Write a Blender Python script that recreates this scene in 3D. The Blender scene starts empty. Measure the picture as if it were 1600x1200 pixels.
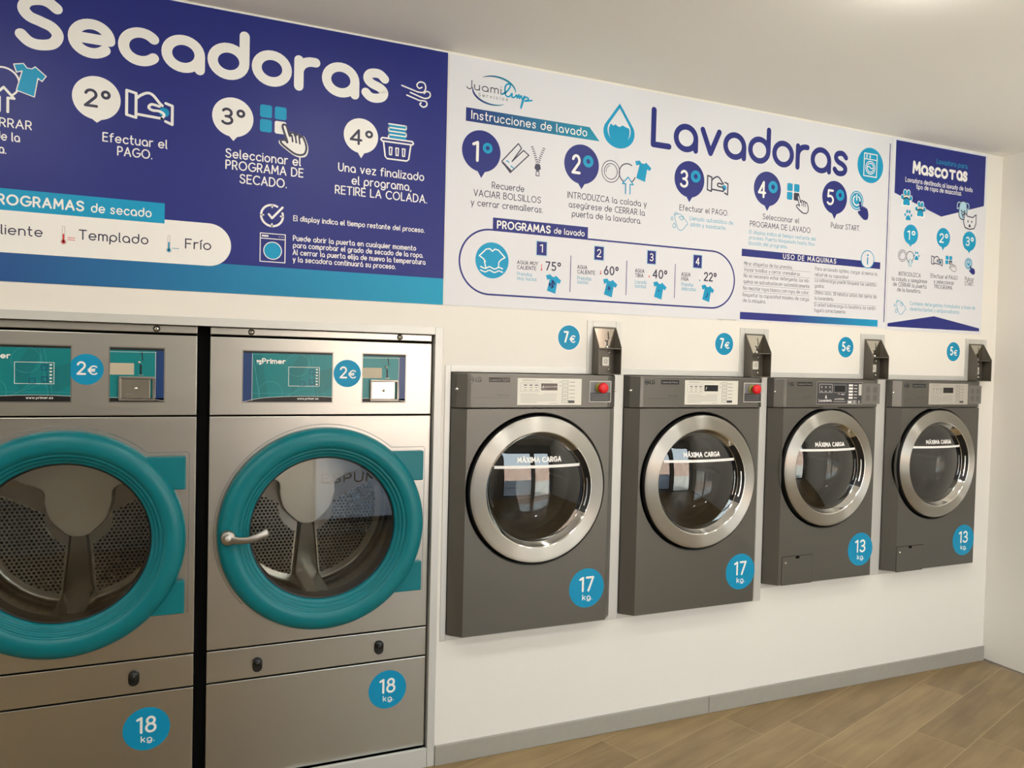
import bpy, bmesh, math, random
from mathutils import Matrix, Vector
import numpy as np
random.seed(7)
PI = math.pi
C = bpy.context.scene.collection
SC = bpy.context.scene

# ------------------------------------------------------------------ camera
FPX, YAW, PITCH, ROLL = 1200.0, .4054, -.0285, .0238
CAMD, CAMH = 3.0, 1.68                       # distance to the machine wall, height over the floor
def cam_axes():
    cy, sy, cp, sp = math.cos(YAW), math.sin(YAW), math.cos(PITCH), math.sin(PITCH)
    fwd = np.array([sy*cp, cy*cp, sp]); r0 = np.array([cy, -sy, 0]); u0 = np.cross(r0, fwd)
    cr, sr = math.cos(ROLL), math.sin(ROLL)
    return cr*r0 + sr*u0, -sr*r0 + cr*u0, fwd
RT, UP, FW = cam_axes()
cam_data = bpy.data.cameras.new('camera'); cam = bpy.data.objects.new('camera', cam_data); C.objects.link(cam)
cam_data.sensor_width = 36; cam_data.lens = FPX/1600*36; cam_data.clip_start = .05
cam.matrix_world = Matrix(((RT[0], UP[0], -FW[0], 0), (RT[1], UP[1], -FW[1], -CAMD), (RT[2], UP[2], -FW[2], CAMH), (0, 0, 0, 1)))
SC.camera = cam
def W(x, y, d=0.0):
    """surveyed point: pixel of the photograph -> (x, z) on the plane standing d metres in front of the wall"""
    v = RT*((x-800)/FPX) + UP*(-(y-600)/FPX) + FW
    t = (CAMD-d)/v[1]
    return np.array([v[0]*t, v[2]*t+CAMH])

# ------------------------------------------------------------------ world, exposure
SC.view_settings.view_transform = 'Standard'; SC.view_settings.look = 'None'
SC.view_settings.gamma = 1; SC.view_settings.use_curve_mapping = False
SC.view_settings.exposure = 0.18
SC.cycles.use_denoising = True
SC.cycles.max_bounces = 10; SC.cycles.diffuse_bounces = 5; SC.cycles.glossy_bounces = 6
SC.cycles.transparent_max_bounces = 16; SC.cycles.sample_clamp_indirect = 6
wd = bpy.data.worlds.new('daylight'); SC.world = wd; wd.use_nodes = True
bg = wd.node_tree.nodes['Background']; bg.inputs[0].default_value = (.86, .94, 1, 1); bg.inputs[1].default_value = 7.0
sun = bpy.data.objects.new('sun', bpy.data.lights.new('sun', 'SUN')); C.objects.link(sun); sun.data.energy = 24; sun.data.angle = .01
sun.data.color = (1, .95, .86); sun.location = (0, 0, 8); sun.rotation_euler = (math.radians(-27), 0, math.radians(-14))   # added to brighten the street in reflections and bounce onto the ceiling
LAMP = 50.0                                  # radiance of the ceiling downlights
LAMP_COL = (1.0, .96, .885)
LAMPS = [(x, y) for y in (-1.38, -2.85) for x in (-2.25, -.8, .65, 2.1, 3.55)]

# ------------------------------------------------------------------ materials
def lin(c):
    return tuple((v/255/12.92) if v/255 <= .04045 else ((v/255+.055)/1.055)**2.4 for v in c)
MATS = {}
def mat(name, rgb=(200, 200, 200), rough=.5, metal=0.0, spec=.5, emit=None, bump=None, noise=None):
    if name in MATS: return MATS[name]
    m = bpy.data.materials.new(name); m.use_nodes = True
    nt = m.node_tree; b = nt.nodes['Principled BSDF']
    b.inputs['Base Color'].default_value = (*lin(rgb), 1); b.inputs['Roughness'].default_value = rough
    b.inputs['Metallic'].default_value = metal; b.inputs['Specular IOR Level'].default_value = spec
    if emit: b.inputs['Emission Color'].default_value = (*emit[0], 1); b.inputs['Emission Strength'].default_value = emit[1]
    if noise or bump:
        tc = nt.nodes.new('ShaderNodeTexCoord'); n = nt.nodes.new('ShaderNodeTexNoise')
        sc = (noise or bump)[0]; n.inputs['Scale'].default_value = sc; n.inputs['Detail'].default_value = 5
        nt.links.new(tc.outputs['Object'], n.inputs['Vector'])
        if noise:
            r = nt.nodes.new('ShaderNodeMapRange'); r.inputs['To Min'].default_value = 1-noise[1]; r.inputs['To Max'].default_value = 1+noise[1]
            hs = nt.nodes.new('ShaderNodeHueSaturation'); hs.inputs['Color'].default_value = (*lin(rgb), 1)
            nt.links.new(n.outputs[0], r.inputs[0]); nt.links.new(r.outputs[0], hs.inputs['Value']); nt.links.new(hs.outputs[0], b.inputs['Base Color'])
        if bump:
            bp = nt.nodes.new('ShaderNodeBump'); bp.inputs['Strength'].default_value = bump[1]; bp.inputs['Distance'].default_value = bump[2]
            nt.links.new(n.outputs[0], bp.inputs['Height']); nt.links.new(bp.outputs[0], b.inputs['Normal'])
    MATS[name] = m; return m

def brushed(name, rgb, rough, stretch, aniso=0.0, radial=False, metal=1.0, var=.10):
    m = mat(name, rgb, rough, metal); nt = m.node_tree; b = nt.nodes['Principled BSDF']
    tc = nt.nodes.new('ShaderNodeTexCoord'); mp = nt.nodes.new('ShaderNodeMapping'); mp.inputs['Scale'].default_value = stretch
    n = nt.nodes.new('ShaderNodeTexNoise'); n.inputs['Scale'].default_value = 1; n.inputs['Detail'].default_value = 3
    nt.links.new(tc.outputs['Object'], mp.inputs[0]); nt.links.new(mp.outputs[0], n.inputs['Vector'])
    r = nt.nodes.new('ShaderNodeMapRange'); r.inputs['To Min'].default_value = rough-var; r.inputs['To Max'].default_value = rough+var
    nt.links.new(n.outputs[0], r.inputs[0]); nt.links.new(r.outputs[0], b.inputs['Roughness'])
    if aniso:
        b.inputs['Anisotropic'].default_value = aniso
        t = nt.nodes.new('ShaderNodeTangent'); t.direction_type = 'RADIAL'; t.axis = 'Y' if radial else 'Z'
        nt.links.new(t.outputs[0], b.inputs['Tangent'])
    return m

def gradient(name, x0, x1, c0, c1, rough=.42):
    m = mat(name, c0, rough, spec=.3); nt = m.node_tree; b = nt.nodes['Principled BSDF']
    tc = nt.nodes.new('ShaderNodeTexCoord'); sp = nt.nodes.new('ShaderNodeSeparateXYZ'); r = nt.nodes.new('ShaderNodeMapRange')
    r.inputs['From Min'].default_value = x0; r.inputs['From Max'].default_value = x1
    rp = nt.nodes.new('ShaderNodeValToRGB'); rp.color_ramp.elements[0].color = (*lin(c0), 1); rp.color_ramp.elements[1].color = (*lin(c1), 1)
    nt.links.new(tc.outputs['Object'], sp.inputs[0]); nt.links.new(sp.outputs[0], r.inputs[0]); nt.links.new(r.outputs[0], rp.inputs[0]); nt.links.new(rp.outputs[0], b.inputs['Base Color'])
    return m

def thin_glass(name, tint=(1, 1, 1), ior=1.5, gain=1.6, rough=0.0):
    m = bpy.data.materials.new(name); m.use_nodes = True; nt = m.node_tree; nt.nodes.clear()
    o = nt.nodes.new('ShaderNodeOutputMaterial'); mx = nt.nodes.new('ShaderNodeMixShader')
    tr = nt.nodes.new('ShaderNodeBsdfTransparent'); tr.inputs[0].default_value = (*tint, 1)
    gl = nt.nodes.new('ShaderNodeBsdfGlossy'); gl.inputs['Roughness'].default_value = rough
    fr = nt.nodes.new('ShaderNodeFresnel'); fr.inputs[0].default_value = ior
    mu = nt.nodes.new('ShaderNodeMath'); mu.operation = 'MULTIPLY'; mu.use_clamp = True; mu.inputs[1].default_value = gain
    nt.links.new(fr.outputs[0], mu.inputs[0]); nt.links.new(mu.outputs[0], mx.inputs[0])
    nt.links.new(tr.outputs[0], mx.inputs[1]); nt.links.new(gl.outputs[0], mx.inputs[2]); nt.links.new(mx.outputs[0], o.inputs[0])
    MATS[name] = m; return m

def perforated(name, rgb, rough, pitch, hole):
    """steel with a hexagonal grid of punched holes"""
    m = mat(name, rgb, rough, 1.0); nt = m.node_tree; b = nt.nodes['Principled BSDF']
    tc = nt.nodes.new('ShaderNodeTexCoord'); sp = nt.nodes.new('ShaderNodeSeparateXYZ'); nt.links.new(tc.outputs['Object'], sp.inputs[0])
    def mth(op, a, b_=None):
        n = nt.nodes.new('ShaderNodeMath'); n.operation = op
        for i, v in enumerate((a, b_)):
            if v is None: continue
            if isinstance(v, (int, float)): n.inputs[i].default_value = v
            else: nt.links.new(v, n.inputs[i])
        return n.outputs[0]
    ds = []
    for ox, oz in ((0, 0), (.5, .866)):
        u = mth('SUBTRACT', mth('FRACT', mth('ADD', mth('DIVIDE', sp.outputs[0], pitch), 50+ox)), .5)
        v = mth('MULTIPLY', mth('SUBTRACT', mth('FRACT', mth('DIVIDE', mth('ADD', mth('DIVIDE', sp.outputs[2], pitch), 86.6+oz), 1.732)), .5), 1.732)
        ds.append(mth('SQRT', mth('ADD', mth('MULTIPLY', u, u), mth('MULTIPLY', v, v))))
    dmin = mth('MINIMUM', ds[0], ds[1])
    r = nt.nodes.new('ShaderNodeMapRange'); r.inputs['From Min'].default_value = hole-.05; r.inputs['From Max'].default_value = hole+.05
    nt.links.new(dmin, r.inputs[0])
    mx = nt.nodes.new('ShaderNodeMix'); mx.data_type = 'RGBA'; nt.links.new(r.outputs[0], mx.inputs[0])
    mx.inputs[6].default_value = (.004, .004, .004, 1); mx.inputs[7].default_value = (*lin(rgb), 1)
    nt.links.new(mx.outputs[2], b.inputs['Base Color'])
    bp = nt.nodes.new('ShaderNodeBump'); bp.inputs['Strength'].default_value = .8; bp.inputs['Distance'].default_value = .004
    r2 = nt.nodes.new('ShaderNodeMapRange'); r2.inputs['From Min'].default_value = hole-.12; r2.inputs['From Max'].default_value = hole+.15
    nt.links.new(dmin, r2.inputs[0]); nt.links.new(r2.outputs[0], bp.inputs['Height']); nt.links.new(bp.outputs[0], b.inputs['Normal'])
    return m

M_WALL = mat('white_wall_paint', (231, 228, 221), .6, spec=.3, bump=(140, .08, .002))
M_FRONT = mat('glare_cut_grey', (158, 156, 152), .6, spec=.3, bump=(140, .08, .002))  # unseen front wall, grey invented to weaken its reflection in the doors
M_CEIL = mat('ceiling_paint', (246, 243, 237), .75, spec=.2, bump=(90, .05, .002))
M_PANEL = mat('sign_white_vinyl', (219, 221, 228), .45, spec=.35)
M_WHITE = mat('print_white', (238, 237, 234), .42)
M_NAVY = mat('print_navy', (32, 42, 122), .42, spec=.3)
M_DARK = mat('print_dark_ink', (42, 42, 72), .45)
M_CYAN = mat('print_cyan', (0, 150, 196), .42, spec=.3)
M_LCYAN = mat('print_pale_cyan', (96, 168, 196), .45)
M_PALE = mat('print_pale_blue', (170, 208, 226), .45)
M_RED = mat('print_red', (214, 40, 52), .4)
M_GREY = mat('print_grey', (120, 120, 122), .5)
M_LGREY = mat('print_light_grey', (196, 194, 188), .5)
M_BLACK = mat('black_plastic', (14, 14, 15), .4)
M_GAP = mat('black_gap', (6, 6, 6), .9, spec=.1)
M_ALU = mat('aluminium_trim', (206, 206, 202), .42, metal=.35)
M_STEEL = brushed('brushed_steel', (190, 188, 181), .34, (2.0, 2.0, 260.0), var=.08)
M_STEEL2 = mat('satin_steel', (158, 154, 146), .36, 1.0)
M_CHROME = mat('chrome', (225, 224, 220), .08, 1.0)
M_RING = mat('spun_steel', (190, 187, 180), .45, 1.0)
_b = M_RING.node_tree.nodes['Principled BSDF']; _b.inputs['Anisotropic'].default_value = 1.0; _b.inputs['Anisotropic Rotation'].default_value = .25
_t = M_RING.node_tree.nodes.new('ShaderNodeTangent'); _t.direction_type = 'RADIAL'; _t.axis = 'Y'; M_RING.node_tree.links.new(_t.outputs[0], _b.inputs['Tangent'])
M_TEAL = mat('teal_plastic', (0, 110, 120), .36, spec=.35)
M_GRAPH = mat('graphite_paint', (98, 96, 91), .34, metal=.5, noise=(900, .05))
M_GRAPH2 = mat('graphite_box_paint', (98, 93, 84), .38, metal=.4)
M_DRUM = mat('drum_steel', (146, 140, 128), .26, 1.0)
M_PAD_LIT = mat('lit_pressed_steel', (232, 226, 210), .3, .75)  # paler than the drum: the lit sector's brightness put into the colour
M_PERF = perforated('perforated_steel', (222, 216, 202), .3, .0165, .31)
M_RUBBER = mat('grey_rubber', (48, 48, 48), .5)
M_DRUMD = mat('dark_drum_steel', (86, 84, 80), .28, 1.0)
M_MIRROR = mat('polished_plate', (205, 200, 188), .12, 1.0)
M_DISP = mat('display_black', (16, 16, 20), .15)
M_BASE = mat('grey_skirting_tile', (158, 155, 146), .45, noise=(30, .05))
M_GROUT = mat('skirting_joint', (120, 116, 108), .8)
M_TAG = mat('beige_label', (186, 176, 154), .5)
M_LABEL = mat('off_white_label', (218, 216, 206), .35)
M_SLATE = mat('slate_label', (56, 56, 60), .35)
M_ESTOP = mat('red_plastic', (214, 18, 30), .3)
M_PANTEAL = mat('panel_teal', (0, 122, 128), .3)
M_PANTEAL2 = mat('panel_teal_light', (64, 160, 166), .4)
M_PANNAVY = mat('panel_navy', (24, 58, 110), .3)
M_STK = mat('sticker_cyan', (0, 140, 184), .42, spec=.3)
M_GLASS = thin_glass('door_glass', (.82, .83, .82), 1.5, 2.6)
M_GLASSW = thin_glass('washer_door_glass', (.55, .56, .56), 1.5, 2.5)
M_PANE = thin_glass('window_pane', (.92, .95, .95), 1.45, 1.5)
M_FRAME = mat('window_frame_grey', (70, 72, 76), .4, .3)
M_LAMP = mat('lamp_diffuser', (255, 250, 240), .5, emit=(LAMP_COL, LAMP))
M_FIX = mat('lamp_rim_white', (235, 235, 232), .4)
M_PAVE = mat('pavement', (186, 182, 174), .8, noise=(4, .1))
M_FILM = bpy.data.materials.new('frosted_film'); M_FILM.use_nodes = True
_n = M_FILM.node_tree; _n.nodes.clear(); _o = _n.nodes.new('ShaderNodeOutputMaterial'); _t = _n.nodes.new('ShaderNodeBsdfTranslucent'); _t.inputs[0].default_value = (.75, .82, .92, 1)
_d = _n.nodes.new('ShaderNodeBsdfDiffuse'); _d.inputs[0].default_value = (.3, .34, .4, 1); _m = _n.nodes.new('ShaderNodeMixShader'); _m.inputs[0].default_value = .25
_n.links.new(_t.outputs[0], _m.inputs[1]); _n.links.new(_d.outputs[0], _m.inputs[2]); _n.links.new(_m.outputs[0], _o.inputs[0])

def floor_material():
    m = mat('wood_look_floor_tile', (150, 122, 82), .42, spec=.4); nt = m.node_tree; b = nt.nodes['Principled BSDF']; L = nt.links.new
    def mth(op, a, b_=None, c=None):
        n = nt.nodes.new('ShaderNodeMath'); n.operation = op
        for i, v in enumerate((a, b_, c)):
            if v is None: continue
            if isinstance(v, (int, float)): n.inputs[i].default_value = v
            else: L(v, n.inputs[i])
        return n.outputs[0]
    tc = nt.nodes.new('ShaderNodeTexCoord'); sp = nt.nodes.new('ShaderNodeSeparateXYZ'); L(tc.outputs['Object'], sp.inputs[0])
    ca, sa = math.cos(math.radians(18)), math.sin(math.radians(18))
    t = mth('ADD', mth('MULTIPLY', sp.outputs[0], ca), mth('MULTIPLY', sp.outputs[1], sa))
    n = mth('ADD', mth('MULTIPLY', sp.outputs[0], -sa), mth('MULTIPLY', sp.outputs[1], ca))
    PW, PL = .2145, 1.2
    rowf = mth('DIVIDE', mth('ADD', n, 1.0259+PW*40), PW); row = mth('FLOOR', rowf); fr = mth('FRACT', rowf)
    # rows counted so that the surveyed joints fall on 2.47, 2.27 and 2.86 m
    mq = mth('SUBTRACT', 39, row)
    off = mth('ADD', mth('MULTIPLY', mth('FRACT', mth('ADD', mth('ADD', mth('MULTIPLY', mq, 1.0045), mth('MULTIPLY', mth('MULTIPLY', mq, mq), -.1715)), 400)), PL), .07)
    lf = mth('DIVIDE', mth('ADD', mth('SUBTRACT', t, off), PL*20), PL); col = mth('FLOOR', lf); fl = mth('FRACT', lf)
    gn = mth('LESS_THAN', mth('MINIMUM', fr, mth('SUBTRACT', 1.0, fr)), .0013/PW)
    gl = mth('LESS_THAN', mth('MINIMUM', fl, mth('SUBTRACT', 1.0, fl)), .0012/PL)
    g = mth('MAXIMUM', gn, gl)
    cb = nt.nodes.new('ShaderNodeCombineXYZ'); L(row, cb.inputs[0]); L(col, cb.inputs[1])
    wn = nt.nodes.new('ShaderNodeTexWhiteNoise'); wn.noise_dimensions = '3D'; L(cb.outputs[0], wn.inputs['Vector'])
    cg = nt.nodes.new('ShaderNodeCombineXYZ'); L(mth('ADD', mth('MULTIPLY', t, 2.2), mth('MULTIPLY', wn.outputs['Value'], 40)), cg.inputs[0]); L(mth('MULTIPLY', n, 26), cg.inputs[1])
    no = nt.nodes.new('ShaderNodeTexNoise'); no.inputs['Scale'].default_value = 1.0; no.inputs['Detail'].default_value = 6; no.inputs['Distortion'].default_value = .6; L(cg.outputs[0], no.inputs['Vector'])
    cg2 = nt.nodes.new('ShaderNodeCombineXYZ'); L(mth('ADD', mth('MULTIPLY', t, 3.0), mth('MULTIPLY', wn.outputs['Value'], 17)), cg2.inputs[0]); L(mth('MULTIPLY', n, 7), cg2.inputs[1])
    no2 = nt.nodes.new('ShaderNodeTexNoise'); no2.inputs['Scale'].default_value = 1.0; no2.inputs['Detail'].default_value = 4; L(cg2.outputs[0], no2.inputs['Vector'])
    rp = nt.nodes.new('ShaderNodeValToRGB')
    e = rp.color_ramp.elements; e[0].position = .25; e[0].color = (*lin((116, 95, 64)), 1); e[1].position = .78; e[1].color = (*lin((168, 144, 104)), 1)
    v = mth('ADD', mth('MULTIPLY', no.outputs[0], .45), mth('ADD', mth('MULTIPLY', no2.outputs[0], .45), mth('MULTIPLY', mth('SUBTRACT', wn.outputs['Value'], .35), .22)))
    L(v, rp.inputs[0])
    mx = nt.nodes.new('ShaderNodeMix'); mx.data_type = 'RGBA'; L(mth('MULTIPLY', g, .55), mx.inputs[0]); L(rp.outputs[0], mx.inputs[6]); mx.inputs[7].default_value = (*lin((206, 184, 142)), 1)
    L(mx.outputs[2], b.inputs['Base Color'])
    bp = nt.nodes.new('ShaderNodeBump'); bp.inputs['Strength'].default_value = .25; bp.inputs['Distance'].default_value = .002
    L(mth('SUBTRACT', no.outputs[0], g), bp.inputs['Height']); L(bp.outputs[0], b.inputs['Normal'])
    return m
M_FLOOR = floor_material()

# ------------------------------------------------------------------ object helpers
def tag(o, label=None, cat=None, group=None, kind=None):
    if label: o['label'] = label
    if cat: o['category'] = cat
    if group: o['group'] = group
    if kind: o['kind'] = kind
    return o
def thing(name, loc, label, cat, group=None):
    o = bpy.data.objects.new(name, None); o.empty_display_size = .1; C.objects.link(o); o.location = loc
    return tag(o, label, cat, group)

class MB:
    """collects shapes (given in world coordinates) into ONE mesh object"""
    def __init__(s, org=(0, 0, 0)): s.bm = bmesh.new(); s.org = Vector(org); s.mats = []
    def mi(s, m):
        if m not in s.mats: s.mats.append(m)
        return s.mats.index(m)
    def v(s, p): return s.bm.verts.new(Vector(p)-s.org)
    def face(s, vs, m, smooth=False):
        try: f = s.bm.faces.new(vs)
        except ValueError: return None
        f.material_index = s.mi(m); f.smooth = smooth; return f
    def box(s, x0, x1, y0, y1, z0, z1, m):
        V = [s.v((x, y, z)) for x in (x0, x1) for y in (y0, y1) for z in (z0, z1)]
        for q in ((0, 1, 3, 2), (4, 6, 7, 5), (0, 4, 5, 1), (2, 3, 7, 6), (0, 2, 6, 4), (1, 5, 7, 3)): s.face([V[i] for i in q], m)
    def prism(s, pts, axis, a, b, m):
        """polygon extruded along an axis; pts are the other two coordinates in xyz order"""
        def P(p, t): return {'x': (t, p[0], p[1]), 'y': (p[0], t, p[1]), 'z': (p[0], p[1], t)}[axis]
        A = [s.v(P(p, a)) for p in pts]; B = [s.v(P(p, b)) for p in pts]; n = len(pts)
        s.face(A, m); s.face(B[::-1], m)
        for i in range(n): s.face([A[i], B[i], B[(i+1) % n], A[(i+1) % n]][::-1], m)
    def lathe(s, prof, c, m, seg=96, a0=0, a1=360, sx=1.0):
        """profile of (radius, y) spun about the y axis through c = (x, z)"""
        full = abs(a1-a0) >= 360; n = seg if full else seg+1; rings = []
        for r, y in prof:
            if r < 1e-6: rings.append([s.v((c[0], y, c[1]))]); continue
            rings.append([s.v((c[0]+sx*r*math.cos(math.radians(a0+(a1-a0)*i/seg)), y, c[1]+r*math.sin(math.radians(a0+(a1-a0)*i/seg)))) for i in range(n)])
        for A, B in zip(rings, rings[1:]):
            for i in range(seg):
                j = (i+1) % n
                if len(A) == 1 and len(B) == 1: continue
                if len(A) == 1: s.face([A[0], B[j], B[i]], m, True)
                elif len(B) == 1: s.face([A[i], A[j], B[0]], m, True)
                else: s.face([A[i], A[j], B[j], B[i]], m, True)
    def sweep(s, path, radii, m, seg=14):
        """tube of elliptical section along path; radii = (in the wall plane, across it)"""
        rings = []; n = len(path)
        for i, p in enumerate(path):
            p = Vector(p); t = (Vector(path[min(i+1, n-1)])-Vector(path[max(i-1, 0)])).normalized()
            a = t.cross(Vector((0, 1, 0)))
            if a.length < 1e-3: a = Vector((1, 0, 0))
            a.normalize(); b = t.cross(a).normalized(); ra, rb = radii[i]
            rings.append([s.v(p+a*(ra*math.cos(2*PI*k/seg))+b*(rb*math.sin(2*PI*k/seg))) for k in range(seg)])
        for A, B in zip(rings, rings[1:]):
            for k in range(seg): s.face([A[k], A[(k+1) % seg], B[(k+1) % seg], B[k]], m, True)
        s.face(rings[0][::-1], m); s.face(rings[-1], m)
    def plate_hole(s, x0, x1, z0, z1, y, c, r, m, depth=None, n=96):
        """upright plate with a round hole; the edges turn back by depth"""
        A = sorted(set([2*PI*i/n for i in range(n)]+[math.atan2(z-c[1], x-c[0]) % (2*PI) for x in (x0, x1) for z in (z0, z1)]))
        def edge(a):
            ca, sa = math.cos(a), math.sin(a); t = 1e9
            if ca > 1e-9: t = min(t, (x1-c[0])/ca)
            if ca < -1e-9: t = min(t, (x0-c[0])/ca)
            if sa > 1e-9: t = min(t, (z1-c[1])/sa)
            if sa < -1e-9: t = min(t, (z0-c[1])/sa)
            return c[0]+ca*t, c[1]+sa*t
        I = [s.v((c[0]+r*math.cos(a), y, c[1]+r*math.sin(a))) for a in A]; O = [s.v((edge(a)[0], y, edge(a)[1])) for a in A]
        k = len(A)
        for i in range(k): s.face([I[i], O[i], O[(i+1) % k], I[(i+1) % k]][::-1], m)
        if depth:
            for R_, q in ((I, 1), (O, 0)):
                R2 = [s.v(v.co+s.org+Vector((0, depth, 0))) for v in R_]
                for i in range(k): s.face([R_[i], R_[(i+1) % k], R2[(i+1) % k], R2[i]] if q else [R_[i], R2[i], R2[(i+1) % k], R_[(i+1) % k]], m, bool(q))
    def build(s, name, parent=None, bevel=0.0, sharp=35, recenter=None, segs=2):
        if bevel: bmesh.ops.remove_doubles(s.bm, verts=s.bm.verts, dist=1e-7); bmesh.ops.recalc_face_normals(s.bm, faces=s.bm.faces)
        lim = math.radians(sharp)
        for e in s.bm.edges:
            if len(e.link_faces) == 2:
                if e.calc_face_angle(0) > lim: e.smooth = False
        me = bpy.data.meshes.new(name); s.bm.to_mesh(me); s.bm.free()
        for m in s.mats: me.materials.append(m)
        o = bpy.data.objects.new(name, me); C.objects.link(o)
        if parent is not None: o.parent = parent; o.location = s.org-world_loc(parent)
        else: o.location = s.org
        if bevel:
            b = o.modifiers.new('bevel', 'BEVEL'); b.width = bevel; b.segments = segs; b.limit_method = 'ANGLE'; b.angle_limit = math.radians(40)
        return o
def world_loc(o):
    l = Vector(o.location)
    while o.parent: o = o.parent; l += Vector(o.location)
    return l

# ------------------------------------------------------------------ lettering: a single-line round alphabet
def arc(cx, cy, rx, ry, a0, a1, n):
    return [(cx+rx*math.cos(math.radians(a0+(a1-a0)*i/n)), cy+ry*math.sin(math.radians(a0+(a1-a0)*i/n))) for i in range(n+1)]
def spline(pts, n=6):
    out = []; P = [pts[0]]+list(pts)+[pts[-1]]
    for i in range(1, len(P)-2):
        for k in range(n):
            t = k/n; q = []
            for a in (0, 1):
                p0, p1, p2, p3 = P[i-1][a], P[i][a], P[i+1][a], P[i+2][a]
                q.append(.5*(2*p1+(p2-p0)*t+(2*p0-5*p1+4*p2-p3)*t*t+(3*p1-p0-3*p2+p3)*t**3))
            out.append(tuple(q))
    return out+[tuple(pts[-1])]
ACC = {'á': 'a', 'é': 'e', 'í': 'ı', 'ó': 'o', 'ú': 'u', 'Á': 'A', 'Í': 'I', 'Ú': 'U'}
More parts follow.
